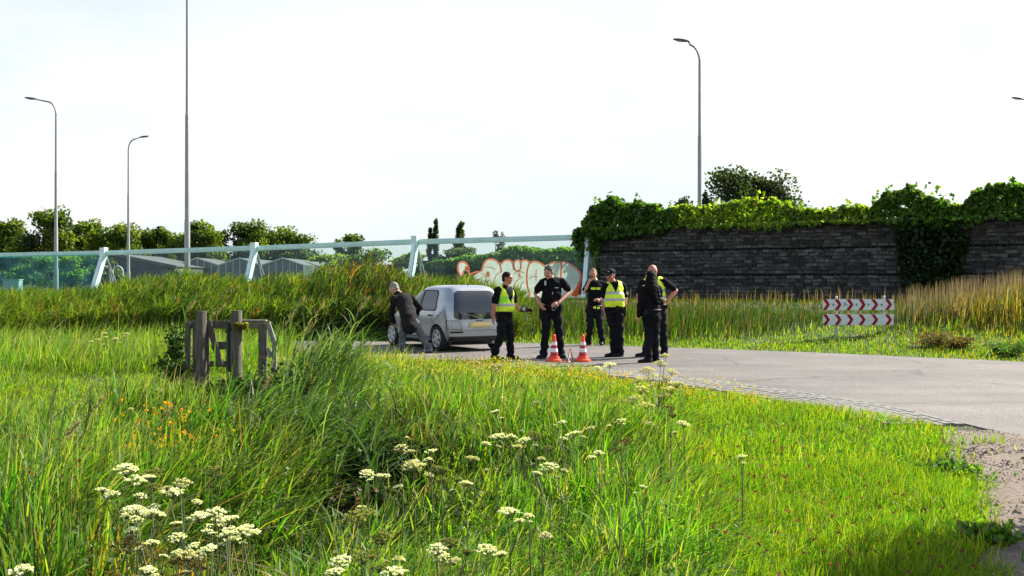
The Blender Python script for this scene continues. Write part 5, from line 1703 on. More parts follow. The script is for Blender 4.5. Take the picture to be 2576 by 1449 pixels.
g = G(); q = j3['sa'].lerp(j3['neck'], .35) + Vector((0, -.115, -.02)); g.box(q, (.035, .03, .09)); g.build("radio_microphone", M['reflect'], P.shirt, bevel=.006)
g = G(); q = j3['hip'] + Vector((.015, -.215, .30)); g.box(q, (.016, .012, .05)); g.build("badge_clip", M['alu'], P.shirt, bevel=.003)
c3 = (j3['sa'] + j3['sb']) / 2
cut_patch(P.shirt, "chest_badge", M['reflect'], P.shirt, [((c3.x + .05, 0, 0), (1, 0, 0)), ((c3.x + .12, 0, 0), (-1, 0, 0)), ((0, 0, c3.z - .115), (0, 0, 1)), ((0, 0, c3.z - .10), (0, 0, -1))], .003, pick=lambda c, n: n.y < -.2)

# officer on the phone
P = Person("officer in black with yellow chest stripes holding a phone to the ear", 1496, 25.2, 1.82)
J = P.J
j4 = dict(head=J(1492, 689, 0), neck=J(1495, 709, .02), sa=J(1480, 714, -.04), sb=J(1517, 714, .04), hip=J(1494, 776, 0), ea=J(1469, 736, -.12), wa=J(1481, 710, -.16), eb=J(1524, 740, .02), wb=J(1510, 754, -.16),
          na=J(1480, 861, 0), nb=J(1515, 861, -.02), ka=J(1485, 817, -.04), kb=J(1509, 817, -.04), da=Vector((.35, .35, .85)), db=Vector((-.85, -.45, .05)))
P.build(j4, math.radians(-82), math.radians(-95), -.1, 'skin', 'black_cloth', 'navy_cloth', 'short', hair='short', hairm='hair_ginger', hands=('grip', 'relax'), toes=(Vector((-.7, -1, 0)), Vector((-.2, -1, 0))))
P.belt(j4, [(math.radians(70), 'pouch', (.06, .04, .05), .04, 'fluo'), (math.radians(95), 'pouch', (.06, .04, .05), .03, 'fluo'), (math.radians(0), 'holster', (.06, .05, .2), .12, 'leather')])
c4 = (j4['sa'] + j4['sb']) / 2
for xs in ((-.12, -.015), (.005, .10)):
    cut_patch(P.shirt, "yellow_stripe", M['fluo'], P.shirt, [((c4.x + xs[0], 0, 0), (1, 0, 0)), ((c4.x + xs[1], 0, 0), (-1, 0, 0)), ((0, 0, c4.z - .135), (0, 0, 1)), ((0, 0, c4.z - .085), (0, 0, -1))], .004, pick=lambda c, n: n.y < -.15)
cut_patch(P.shirt, "sleeve_stripe", M['fluo'], P.shirt, [((j4['sb'].x - .02, 0, 0), (1, 0, 0)), ((j4['sb'].x + .2, 0, 0), (-1, 0, 0)), ((0, 0, j4['sb'].z - .07), (.35, 0, 1)), ((0, 0, j4['sb'].z + .03), (-.35, 0, -1))], .004, pick=lambda c, n: n.y < .1)
ph = j4['wa'] + Vector((.045, .045, .10))
root = empty("mobile_phone", P.root.location + ph, "black mobile phone pressed to the ear of the officer with yellow chest stripes", "phone")
G().box((0, 0, 0), (.012, .07, .145)).build("phone_case", M['trim'], root, bevel=.005)
G().box((.008, 0, 0), (.004, .06, .125)).build("screen", M['car_glass'], root)

# officer with cap and vest
P = Person("officer in a dark cap and closed yellow safety vest with one hand in the pocket", 1545, 21.3, 1.76)
J = P.J
j5 = dict(head=J(1536, 692, -.05), neck=J(1541, 712, 0), sa=J(1524, 720, -.05), sb=J(1566, 719, .05), hip=J(1545, 778, 0), ea=J(1519, 754, .04), wa=J(1521, 785, .02), eb=J(1574, 751, .05), wb=J(1565, 778, -.06),
          na=J(1544, 886, .02), nb=J(1560, 886, -.03), ka=J(1543, 832, -.04), kb=J(1559, 832, -.05), db=Vector((-.35, -.2, -.9)))
P.build(j5, math.radians(-108), math.radians(-118), -.18, 'skin_ruddy', 'black_cloth', 'navy_cloth', 'short', hair='short', hairm='hair_greydark', belly=.03, toes=(Vector((-1, -.5, 0)), Vector((-.9, -.6, 0))))
P.vest(j5, open_neck=.55, low=-.01, belly=.03)
P.belt(j5, [(math.radians(-10), 'holster', (.06, .06, .20), .10, 'leather'), (math.radians(60), 'pouch', (.08, .05, .09), .03, 'leather')])
g = G(); hm = P.HM; hc = P.hc
g.ball(hc + hm @ Vector((-.004, 0, .062)), (.112, .098, .075), 20, 10, hm); cap = g.build("cap", M['navy_cloth'], P.root, smooth=True)
g = G(); vs = []
for u in np.linspace(-1.15, 1.15, 13):
    vs += [hc + hm @ Vector((.098 * math.cos(u) + .0, .09 * math.sin(u), .052)), hc + hm @ Vector((.098 * math.cos(u) + .085 * math.cos(u) ** .7, .095 * math.sin(u), .030))]
g.add(vs, [(2 * i, 2 * i + 1, 2 * i + 3, 2 * i + 2) for i in range(12)]); vs2 = [v - Vector((0, 0, .008)) for v in vs]; g.add(vs2, [(2 * i + 2, 2 * i + 3, 2 * i + 1, 2 * i) for i in range(12)])
g.build("peak", M['leather'], cap, smooth=True)
g = G(); g.ball(hc + hm @ Vector((.104, 0, .085)), (.006, .016, .018), 10, 6, hm); g.build("cap_badge", M['alu'], cap, smooth=True)
g = G(); q = j5['eb'].lerp(j5['sb'], .42) + Vector((.055, -.06, 0)); g.box(q, (.05, .03, .05)); g.build("sleeve_badge", M['reflect'], P.shirt, bevel=.006)

# bald officer in vest behind the woman
P = Person("bald officer in a yellow safety vest with one elbow out behind the long haired officer", 1652, 21.3, 1.86)
J = P.J
j6 = dict(head=J(1642, 681, 0), neck=J(1646, 702, .02), sa=J(1617, 711, .05), sb=J(1672, 709, -.05), hip=J(1650, 774, 0), ea=J(1606, 741, .02), wa=J(1608, 768, -.10), eb=J(1700, 731, -.02), wb=J(1680, 757, -.16),
          na=J(1624, 889, .02), nb=J(1671, 886, .0), ka=J(1636, 830, -.04), kb=J(1668, 830, 0), db=Vector((-.85, -.3, -.25)))
P.build(j6, math.radians(-112), math.radians(-140), -.15, 'skin_ruddy', 'black_cloth', 'navy_cloth', 'short', belly=.02, toes=(Vector((-1, -.3, 0)), Vector((-.3, -1, 0))))
P.vest(j6, open_neck=.5, low=-.01, belly=.02)
P.belt(j6, [(math.radians(0), 'pouch', (.08, .05, .09), .03, 'leather'), (math.radians(50), 'pouch', (.08, .05, .10), .03, 'leather')])

# woman with long dark hair seen from behind
P = Person("officer with long black hair in a dark uniform seen from behind", 1637, 19.75, 1.70)
J = P.J
j7 = dict(head=J(1636, 697, 0), neck=J(1637, 717, 0), sa=J(1616, 730, -.06), sb=J(1656, 727, .08), hip=J(1639, 787, 0), ea=J(1611, 768, -.08), wa=J(1607, 794, -.04), eb=J(1661, 762, .16), wb=J(1652, 775, .32),
          na=J(1631, 903, -.02), nb=J(1649, 897, .12), ka=J(1632, 846, .06), kb=J(1648, 846, .10))
P.build(j7, math.radians(118), math.radians(128), 0.0, 'skin', 'black_cloth', 'navy_cloth', 'long', hair='long', hairm='hair_black', hemlen=.05, toes=(Vector((-1, -.25, 0)), Vector((-.8, .5, 0))))
P.belt(j7, [(math.radians(-150), 'pouch', (.08, .05, .1), .03, 'leather'), (math.radians(-20), 'pouch', (.08, .05, .1), .03, 'leather')])
h7 = j7['hip']
cut_patch(P.shirt, "back_band", M['reflect'], P.shirt, [((h7.x + .03, 0, 0), (1, 0, 0)), ((h7.x + .22, 0, 0), (-1, 0, 0)), ((0, 0, h7.z + .255), (0, 0, 1)), ((0, 0, h7.z + .285), (0, 0, -1))], .004, pick=lambda c, n: n.y < .1)
cut_patch(P.shirt, "shoulder_print", M['reflect'], P.shirt, [((h7.x - .06, 0, 0), (1, 0, .5)), ((h7.x + .17, 0, 0), (-1, 0, 0)), ((h7.x, 0, h7.z + .40), (.55, 0, 1)), ((h7.x, 0, h7.z + .45), (-.55, 0, -1))], .004, pick=lambda c, n: n.y < .1)

# ------------------------------------------------------------------ grass, reeds, flowers
def blades(x, y, h, w, cols, name, label, cat, lean=.25, bend=.35, m=None, segs=(0, .4, .75), wind=(.35, .1), z=None, az=None, kind="stuff", tipc=None, group=None):
    """one curved tapering blade per point"""
    n = len(x)
    zz = gz(x, y) - .02 if z is None else z
    th = RS.uniform(0, 2 * math.pi, n) if az is None else az
    ln = np.abs(RS.normal(size=n)) * lean
    dx = np.cos(th) * ln + wind[0] * RS.uniform(.2, 1.2, n); dy = np.sin(th) * ln + wind[1] * RS.uniform(-.5, 1, n)
    fa = RS.uniform(0, 2 * math.pi, n)
    if np.ndim(lean): lean = np.asarray(lean)
    sx, sy = np.cos(fa), np.sin(fa)
    k = len(segs)
    V = np.zeros((n, 2 * k + 1, 3), np.float32)
    bn = bend * RS.uniform(.3, 1.4, n)
    for i, t in enumerate(list(segs) + [1.0]):
        hor = h * (t * .35 + .65 * t * t)
        cx = x + dx * hor; cy = y + dy * hor
        cz = zz + h * (t - bn * .5 * t ** 3 * np.minimum(np.hypot(dx, dy) * 1.3, 1.2))
        if i < k:
            ww = w * (1 - .55 * t ** 1.5) * .5
            tw = .6 * t
            ax, ay = sx * np.cos(tw) - sy * np.sin(tw), sx * np.sin(tw) + sy * np.cos(tw)
            V[:, 2 * i, 0] = cx + ax * ww; V[:, 2 * i, 1] = cy + ay * ww; V[:, 2 * i, 2] = cz
            V[:, 2 * i + 1, 0] = cx - ax * ww; V[:, 2 * i + 1, 1] = cy - ay * ww; V[:, 2 * i + 1, 2] = cz
        else:
            V[:, 2 * k, 0] = cx; V[:, 2 * k, 1] = cy; V[:, 2 * k, 2] = cz
    nv = 2 * k + 1
    lp = []
    for i in range(k - 1): lp += [[2 * i, 2 * i + 1, 2 * i + 3, 2 * i + 2]]
    quad = np.array(lp).reshape(-1) if lp else np.zeros(0, int)
    tri = np.array([2 * k - 2, 2 * k - 1, 2 * k])
    one = np.concatenate([quad, tri])
    L = (one[None] + nv * np.arange(n)[:, None]).reshape(-1)
    cnt = np.tile(np.array([4] * (k - 1) + [3]), n)
    C = np.repeat(cols, nv, 0)
    if tipc is not None:
        C = C.reshape(n, nv, 3); C[:, -1] = C[:, -1] * .4 + np.array(tipc) * .6; C = C.reshape(-1, 3)
    o = np_mesh(name, V.reshape(-1, 3), L, cnt, m or M['grass'], col=C)
    return tag(o, label, cat, group=group, kind=kind)


def fan(n, y0, y1, power=1.0, margin=1.06):
    """points inside the view fan between two depths"""
    y = np.sqrt(RS.uniform(y0 ** 2, y1 ** 2, n)) if power == 1 else y0 + (y1 - y0) * RS.random(n) ** power
    x = RS.uniform(-.478, .478, n) * y * margin + RS.uniform(-.3, .3, n)
    return x, y


C_LUSH = np.array([(0.055, 0.185, 0.008), (0.085, 0.225, 0.010), (0.040, 0.145, 0.008), (0.105, 0.250, 0.014)])
C_YEL = np.array([(0.170, 0.270, 0.010), (0.220, 0.300, 0.012), (0.125, 0.240, 0.010), (0.250, 0.270, 0.030)])
C_DARK = np.array([(0.028, 0.075, 0.012), (0.040, 0.095, 0.014), (0.050, 0.110, 0.020), (0.060, 0.085, 0.022)])
C_STRAW = np.array([(0.29, 0.22, 0.11), (0.35, 0.28, 0.16), (0.21, 0.15, 0.075), (0.17, 0.12, 0.055)])
C_OCHRE = np.array([(0.26, 0.20, 0.04), (0.30, 0.17, 0.03), (0.22, 0.20, 0.03), (0.36, 0.20, 0.05)])
C_GREY = np.array([(0.120, 0.190, 0.075), (0.150, 0.210, 0.090), (0.100, 0.160, 0.060)])


def pick(P, n):
    return P[RS.integers(0, len(P), n)] * RS.uniform(.78, 1.25, (n, 1)) * RS.uniform(.94, 1.06, (n, 3))


def blend(A, B, t):
    return np.where((RS.random(len(t)) < t)[:, None], B, A)


def lawnness(x, y):
    """1 in the short mown grass at the right, 0 in the tall meadow"""
    xb = np.interp(y, [3, 5, 8, 10.3, 14, 16.5, 18.5, 21], [.75, .95, 1.30, 1.55, 1.35, .6, -1.0, -4.5])
    return np.clip((x - xb + .5 * (fbm(x, y, .8) - .5)) / .5 + .5, 0, 1)


def zone(x, y):
    n = len(x)
    lawn = lawnness(x, y)
    d = dist_line(x, y, DITCH)
    ditch = np.exp(-(d / 1.15) ** 2)
    left = np.clip((-1.6 - x) / 1.2, 0, 1)
    mown = np.exp(-(((y - 12.6) / 1.5) ** 2)) * np.clip((-4.3 - x) / 1.0, 0, 1)          # paler short band in the left meadow
    f1, f2 = fbm(x, y, .55), fbm(x + 31, y + 17, 1.4)
    f3 = vnoise(x + 3.1, y + 5.7, 2.7)
    tall = (.24 + .36 * np.clip((f1 - .5) * 2 + .5, 0, 1)) * (.62 + .70 * f3)
    open_ = np.exp(-(((x + .1) / 1.9) ** 2 + ((y - 15.3) / 2.6) ** 2)) + np.clip((-3.4 - x * 1.0) / .8, 0, 1) * np.exp(-((y - 14.6) / 3.2) ** 2)
    tall = tall * (1 - .55 * np.clip(open_, 0, 1))
    tall = tall * (1 - .55 * mown)
    tall = tall * np.interp(y, [2, 8, 14, 20, 24], [1.0, 1.0, .85, .62, .7])
    tall = np.where((x < -4.2) & (y > 17), np.maximum(tall, np.interp(y, [17, 19, 22], [.35, .62, .78]) + .12 * f3), tall)
    near_road = np.clip((y - (ynear(x) - 5.0)) / 3.2, 0, 1)
    tall = tall * (1 - .88 * near_road * np.clip((x + 1.15) / .8, 0, 1))
    tall = np.maximum(tall, ditch * np.interp(y, [4, 7, 9, 12, 14], [.40, .40, .42, .42, .40]) * (.75 + .5 * f3))
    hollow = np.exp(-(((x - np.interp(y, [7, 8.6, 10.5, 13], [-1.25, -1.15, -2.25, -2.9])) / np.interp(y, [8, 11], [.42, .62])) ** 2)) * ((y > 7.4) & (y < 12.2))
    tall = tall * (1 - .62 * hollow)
    mound = np.exp(-(((x + 2.45) / .5) ** 2 + ((y - 12.6) / 1.1) ** 2))
    tall = np.maximum(tall, (1 - .6 * hollow) * 1.05 * mound * (.75 + .45 * f3))
    bank = np.exp(-(((x + .75) / .9) ** 2 + ((y - 10.4) / 1.5) ** 2))
    tall = np.maximum(tall, .62 * bank * (.7 + .5 * f3))
    gcol = x * FPX / y + CX; gatef = np.clip((130 - np.abs(gcol - 585)) / 20, 0, 1) * ((y > 10.6) & (y < 14.3))
    tall = np.minimum(tall, 2 - gatef * (2 - .92 * np.clip(EYE - (948 - HY) * y / FPX, .1, 2)))
    h = tall * (1 - lawn) + (.10 + .08 * f2) * lawn * np.where(x > 1.5, np.clip((ynear(x) - .9 - y) / 2.0, .28, 1), 1)
    # colours
    c = pick(C_LUSH, n)
    yel = np.clip((f2 - .45) * 2.2, 0, .9)
    c = blend(c, pick(C_YEL, n), yel * .55 + .22)
    c = blend(c, pick(C_DARK, n), np.clip((.42 - f3) * 2.2, 0, .7) * (1 - lawn))
    c = blend(c, pick(C_GREY, n), .16 * (1 - lawn) + .15 * left)
    c = blend(c, pick(C_YEL * .9, n), lawn * .48)
    c = blend(c, pick(C_YEL, n), mown * .7)
    stripe = np.exp(-((y - (ynear(x) - 1.4)) / 1.3) ** 2) * np.clip((x + 4.5) / 1.5, 0, 1)
    c = blend(c, pick(C_OCHRE, n), stripe * .55)
    c = blend(c, pick(C_YEL, n), stripe * .5)
    c = blend(c, pick(C_DARK * .55, n), np.clip(ditch * 1.2, 0, .95) * np.interp(y, [5, 7, 10, 15], [.3, .9, 1, .8]))  # bank shade along the ditch painted into the blade colour
    c = blend(c, pick(C_DARK * .45, n), hollow * .85)  # darker blades stand for the shade inside the hollow
    c = blend(c, pick(C_GREY, n), mound * .5)
    c = blend(c, pick(C_YEL, n), np.clip(open_, 0, 1) * .5)
    rust = np.exp(-(((x + 1.35) / .7) ** 2 + ((y - 9.3) / 1.6) ** 2)) + .3 * np.exp(-(((x + 1.6) / .55) ** 2 + ((y - 5.2) / .7) ** 2))
    c = blend(c, pick(C_STRAW * .6, n), rust * .22)
    c = blend(c, pick(C_OCHRE, n), .5 * np.exp(-(((x + 1.75) / .35) ** 2 + ((y - 5.4) / .5) ** 2)))
    c = blend(c, pick(C_STRAW, n), .015 + .012 * (1 - lawn))
    tone = .62 + .76 * (.5 * vnoise(x + 12, y + 6, 1.9) + .5 * vnoise(x + 3, y + 14, .8))
    c = c * np.where(lawn > .5, .5 + .44 * tone, tone)[:, None]
    return h, c, lawn, ditch


def lodge(x, y):
    """where wind has laid the grass over"""
    return np.clip((fbm(x + 5.3, y + 8.8, .5) - .48) * 3.2, 0, 1)


def bare(x, y):
    """no grass on road, pavers, gravel"""
    yn = ynear(x)
    on_road = y > yn - .02
    pav = (y > yn - .95) & (x > .4) & (x < 4.75) & (RS.random(len(x)) < np.interp(x, [.4, 1.6, 2.6, 4.6], [.5, .80, .95, .975]))
    grv = (x > xgravel(y)) & (y < 11.3) & (RS.random(len(x)) < .975)
    patch = np.exp(-(((x - 4.25) / .42) ** 2 + ((y - 9.9) / .22) ** 2)) > .45       # tuft in the gravel
    grv = grv & ~patch
    return on_road | pav | grv


def meadow():
    for nm, n, y0, y1, wd, segs, lab in [("meadow_grass", 46000, 1.7, 6.5, .0085, (0, .3, .6, .82), "tall bright green meadow grass close to the camera"),
                                         ("meadow_grass", 66000, 6.5, 12.0, .0105, (0, .4, .75), "green meadow grass across the middle foreground"),
                                         ("meadow_grass", 72000, 12.0, 23.4, .014, (0, .55), "meadow grass reaching to the near edge of the road")]:
        x, y = fan(n, y0, y1)
        ok = ~bare(x, y); x, y = x[ok], y[ok]
        h, c, lawn, ditch = zone(x, y)
        keep = (RS.random(len(x)) < np.clip(1 - lawn * .55, 0, 1))
        x, y, h, c, lawn, ditch = [a[keep] for a in (x, y, h, c, lawn, ditch)]
        hh = h * RS.uniform(.45, 1.25, len(x))
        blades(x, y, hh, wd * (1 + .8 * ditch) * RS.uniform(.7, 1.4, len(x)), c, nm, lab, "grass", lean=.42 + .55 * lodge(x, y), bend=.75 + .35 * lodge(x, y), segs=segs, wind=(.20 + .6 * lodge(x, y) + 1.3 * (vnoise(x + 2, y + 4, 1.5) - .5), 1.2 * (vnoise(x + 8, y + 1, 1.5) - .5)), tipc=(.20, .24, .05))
    # short dense lawn at the right
    for nm, n, y0, y1, wd, lab in [("lawn_grass", 90000, 4.2, 8.5, .006, "short mown lawn grass at the lower right"), ("lawn_grass", 70000, 8.5, 19.0, .010, "short verge grass beside the paved strip")]:
        y = np.sqrt(RS.uniform(y0 ** 2, y1 ** 2, n)); x = RS.uniform(-.02, .485, n) * y + .2
        l = lawnness(x, y)
        ok = ~bare(x, y) & (l > .25); x, y = x[ok], y[ok]
        h, c, lawn, ditch = zone(x, y)
        hh = (.05 + .10 * fbm(x, y, 1.9)) * RS.uniform(.5, 1.6, len(x)) * np.clip((xgravel(y) - x) * 2.2 + .45, .35, 1.0) * np.where(x > 1.5, np.clip((ynear(x) - .9 - y) / 2.0, .28, 1), 1)
        blades(x, y, hh, wd * RS.uniform(.7, 1.5, len(x)), c, nm, lab, "grass", lean=.6, bend=.6, segs=(0, .55), wind=(.1, 0))
    # flattened thatch between the stems so that little soil shows
    x, y = fan(34000, 2.2, 22.5)
    ok = ~bare(x, y) & (lawnness(x, y) < .8); x, y = x[ok], y[ok]
    h, c, lawn, ditch = zone(x, y)
    blades(x, y, .12 + .25 * h * RS.random(len(x)), np.interp(y, [2, 22], [.008, .02]) * RS.uniform(.8, 1.5, len(x)), c * .9, "grass_thatch", "low matted grass under the meadow stems", "grass", lean=1.3, bend=.4, segs=(0, .5), wind=(.3, 0))
    # seed heads: pale airy stems
    # broad leaved blades between the fine grass
    x, y = fan(12000, 2.0, 17)
    ok = ~bare(x, y) & (lawnness(x, y) < .4); x, y = x[ok], y[ok]
    h, c, lawn, ditch = zone(x, y)
    cb = blend(pick(C_GREY * 1.1, len(x)), pick(C_LUSH * .9, len(x)), np.full(len(x), .5))
    kb = h > .2; x, y, h, cb = x[kb], y[kb], h[kb], cb[kb]
    blades(x, y, np.clip(h * RS.uniform(.8, 1.3, len(x)), .1, 1.1), np.interp(y, [2, 15], [.015, .024]) * RS.uniform(.7, 1.5, len(x)), cb, "broad_grass", "broad arching grey green grass leaves in the meadow", "grass", lean=.7, bend=.95, segs=(0, .3, .55, .8), wind=(.45, .05), m=M['reed'])
    x, y = fan(2600, 2.4, 20)
    ok = ~bare(x, y) & (lawnness(x, y) < .5); x, y = x[ok], y[ok]
    h, c, lawn, ditch = zone(x, y)
    kb = h > .18; x, y, h = x[kb], y[kb], h[kb]
    blades(x, y, h * RS.uniform(1.0, 1.4, len(x)) + .08, np.interp(y, [2, 20], [.004, .009]), pick(np.array([(.32, .32, .16), (.38, .34, .20), (.26, .26, .11)]), len(x)), "seed_stems", "pale grass stems gone to seed in the meadow", "grass", lean=.25, bend=.5, wind=(.45, .05))


meadow()


def meadow_weeds():
    P, S, C = [], [], []
    x, y = fan(260, 2.3, 13)
    ok = ~bare(x, y) & (lawnness(x, y) < .35)
    for cx, cy in zip(x[ok], y[ok]):
        h, c, l, d = zone(np.array([cx]), np.array([cy]))
        hh = float(h[0]) * RS.uniform(.7, 1.15); m = 70
        st = RS.normal(size=(6, 2)) * .10
        k = RS.integers(0, 6, m); t = RS.uniform(.25, 1, m)
        q = np.stack([cx + st[k, 0] * t + .12 * t + RS.normal(0, .022, m), cy + st[k, 1] * t + RS.normal(0, .022, m), gz1(cx, cy) + hh * t], 1)
        P.append(q); S.append(RS.uniform(.018, .045, m) * (1.15 - .5 * t))
        pal = [IVY_MID, IVY_DARK, [(.16, .20, .05), (.20, .22, .08)], [(.13, .085, .03), (.10, .06, .025)]][RS.choice(4, p=[.34, .3, .26, .10])]
        C.append(mixcols(m, pal, .25))
    o = leaf_cloud(np.concatenate(P), np.concatenate(S), np.concatenate(C), "meadow_weeds", None, M['leaf'])
    tag(o, "small leafy weeds mixed into the tall meadow grass", "weeds", kind="stuff")


meadow_weeds()


# ---- verge and tall grass between road and wall
def verge():
    n = 52000
    px = RS.uniform(1060, 2700, n); k = (px - CX) / FPX
    Y = RS.uniform(19, 38, n); x = k * Y
    yf = yfar(x)
    ok = (Y > yf + .02) & (Y < WA.y - 1.0 + WD.y * np.clip((k * WA.y - WA.x) / (WD.x - k * WD.y), -3, 22) + .4)
    px, x, y = px[ok], x[ok], Y[ok]; m = len(x)
    dd = y - yfar(x)
    toprow = np.interp(px, [1050, 1250, 1500, 1700, 2000, 2150, 2250, 2330, 2450, 2580, 2700], [735, 752, 757, 757, 762, 768, 752, 742, 722, 700, 690])
    ztop = EYE - (toprow - HY) * 31.5 / FPX
    full = np.clip(ztop - gz(x, y), .15, 1.7)
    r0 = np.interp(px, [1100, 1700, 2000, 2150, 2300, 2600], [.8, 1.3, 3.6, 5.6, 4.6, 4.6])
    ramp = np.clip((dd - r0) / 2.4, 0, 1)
    right = np.clip((px - 2260) / 170, 0, 1)
    h = (.06 + .13 * fbm(x, y, 1.2) * np.clip(dd, 0, 1)) * (1 - ramp) + full * ramp
    h = h * RS.uniform(.45, 1.12, m)
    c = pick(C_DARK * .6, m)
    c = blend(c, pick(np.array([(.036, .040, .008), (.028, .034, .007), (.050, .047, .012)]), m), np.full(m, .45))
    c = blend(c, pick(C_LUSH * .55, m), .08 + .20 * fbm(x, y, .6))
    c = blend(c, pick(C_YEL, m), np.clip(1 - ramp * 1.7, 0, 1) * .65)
    c = blend(c, pick(C_STRAW * .8, m), right * np.clip(ramp * 1.4 - .3, 0, 1) * .42)
    c = blend(c, pick(C_OCHRE, m), right * .22)
    c = blend(c, pick(C_STRAW * .6, m), .10 * ramp)
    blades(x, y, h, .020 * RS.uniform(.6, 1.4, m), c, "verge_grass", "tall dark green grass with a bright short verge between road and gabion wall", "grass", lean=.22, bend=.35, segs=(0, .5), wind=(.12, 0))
    n = 34000
    px = RS.uniform(1060, 2700, n); k = (px - CX) / FPX; Y = RS.uniform(19, 33, n); x = k * Y; dd = Y - yfar(x)
    r0 = np.interp(px, [1100, 1700, 2000, 2150, 2300, 2600], [.8, 1.3, 3.6, 5.6, 4.6, 4.6])
    ok = (dd > .0) & (dd < r0 + .8); x, y, dd = x[ok], Y[ok], dd[ok]; m = len(x)
    c = blend(blend(pick(C_LUSH, m), pick(C_YEL * .8, m), .35 + .4 * fbm(x, y, .9)), pick(C_OCHRE * .7, m), np.full(m, .08))
    blades(x, y, (.04 + .12 * fbm(x, y, 1.4) * np.clip(dd, .2, 1)) * RS.uniform(.5, 1.5, m), np.full(m, .022), c, "verge_grass", "short bright verge grass along the far road edge", "grass", lean=.6, bend=.5, segs=(0, .55), wind=(.1, 0))
    # dry stalks with heads at the right
    n = 1900
    px = 2240 + 400 * RS.random(n) ** .7; y = RS.uniform(25.5, 32, n); x = (px - CX) / FPX * y
    top = np.interp(px, [2200, 2300, 2400, 2500, 2620], [760, 715, 700, 688, 660]) + RS.uniform(-12, 40, n)
    h = np.clip(EYE - (top - HY) * y / FPX - gz(x, y), .3, 2.0)
    blades(x, y, h, .013 * RS.uniform(.7, 1.5, n), pick(C_STRAW * .8, n), "dry_stalks", "dry tan grass stalks standing in front of the wall at the right", "grass", lean=.08, bend=.25, wind=(.04, 0), m=M['straw'])
    # sparse taller stalks along the wall foot
    n = 500
    px = RS.uniform(1500, 2300, n); y = RS.uniform(29, 35, n); x = (px - CX) / FPX * y
    h = np.clip(EYE - (RS.uniform(715, 765, n) - HY) * y / FPX - gz(x, y), .3, 2.0)
    blades(x, y, h, .012, pick(C_STRAW * .8, n), "dry_stalks", "thin brown stalks standing sparsely along the foot of the wall", "grass", lean=.12, bend=.3, wind=(.05, 0), m=M['reed'])


verge()


# ---- reed bed in front of the barrier
def reed_bed():
    prof = np.array([(-120, 752), (0, 757), (110, 752), (200, 742), (260, 716), (320, 700), (450, 678), (520, 690), (600, 694), (690, 690), (760, 688), (820, 668), (860, 650), (900, 642), (945, 652), (985, 680), (1040, 692), (1100, 697), (1180, 706), (1250, 742), (1320, 765)], float)
    n = 5200
    px = RS.uniform(-110, 1310, n); k = (px - CX) / FPX
    u = RS.random(n)
    yf = yfar(k * 29)
    y = yf + .7 + u ** 1.3 * 8.5; x = k * y
    top = np.interp(px, prof[:, 0], prof[:, 1]) + 8 * (fbm(px, px * 0, .03) - .5)
    H = np.clip(EYE - (top - HY) * 33 / FPX - gz(x, y), .35, 2.6)
    front = np.clip((y - yf - .7) / 2.6, 0, 1)
    cl = vnoise(px * .045, y * .5, 1.0)
    H = H * (.50 + .50 * front) * RS.uniform(.66, .98, n) * (.72 + .42 * cl)
    dark = np.interp(px, [560, 800, 880, 980, 1060], [0, .2, .85, .8, .1])
    base = blend(pick(np.array([(.085, .155, .014), (.110, .175, .016), (.065, .125, .012), (.135, .175, .022)]), n), pick(np.array([(.030, .055, .010), (.042, .062, .013), (.055, .060, .018)]), n), dark)
    base = blend(base, pick(np.array([(.035, .075, .010), (.045, .090, .012)]), n), np.clip((.55 - vnoise(px * .03 + 9, y * .4, 1.0)) * 2, 0, .8))
    base = blend(base, pick(C_OCHRE * .6, n), np.full(n, .07))
    base = base * (.8 + .45 * cl)[:, None]
    zz = gz(x, y)
    # stems
    blades(x, y, H, np.full(n, .016), base * .9, "reed_stems", "stems of the reed bed in front of the barrier", "reeds", lean=.08, bend=.2, m=M['reed'], wind=(.12, 0))
    # leaves
    m = 10
    xi = np.repeat(x, m); yi = np.repeat(y, m); Hi = np.repeat(H, m); ci = np.repeat(base, m, 0) * RS.uniform(.75, 1.3, (n * m, 1)); zi = np.repeat(zz, m)
    t = RS.uniform(.12, .95, n * m)
    L = RS.uniform(.35, .75, n * m) * np.interp(t, [0, .6, 1], [.75, 1.05, .5])
    az = RS.normal(0, 1.3, n * m)
    blades(xi + .12 * t * t * Hi, yi, L, .034 * RS.uniform(.6, 1.3, n * m), ci, "reed_leaves", "long arching leaves of the reed bed in front of the barrier", "reeds", lean=.75, bend=.95, m=M['reed'], z=zi + t * Hi, az=az, wind=(.35, 0))
    # plumes, straw coloured
    q = RS.random(n) < np.interp(px, [200, 400, 700, 1000, 1200], [.05, .12, .12, .30, .45])
    blades(x[q] + .12 * H[q], y[q], RS.uniform(.18, .32, q.sum()), np.full(q.sum(), .035), pick(np.array([(.24, .20, .09), (.20, .15, .07), (.16, .12, .05)]), q.sum()), "reed_plumes", "straw coloured plumes on top of the reed bed", "reeds", lean=.3, bend=.8, m=M['reed'], z=zz[q] + H[q] * .95, wind=(.5, 0))
    # lower fringe at the far edge of the road
    n = 16000
    px = RS.uniform(-110, 1260, n); k = (px - CX) / FPX; yf = yfar(k * 28); y = yf + RS.random(n) * 2.2; x = k * y
    c = blend(pick(C_DARK, n), pick(C_LUSH * .8, n), np.full(n, .45))
    blades(x, y, (.15 + .45 * np.clip((y - yf) / 1.5, 0, 1)) * RS.uniform(.5, 1.3, n), np.full(n, .02), c, "verge_grass", "dark grass at the foot of the reed bed", "grass", segs=(0, .5), lean=.35, bend=.5)


reed_bed()


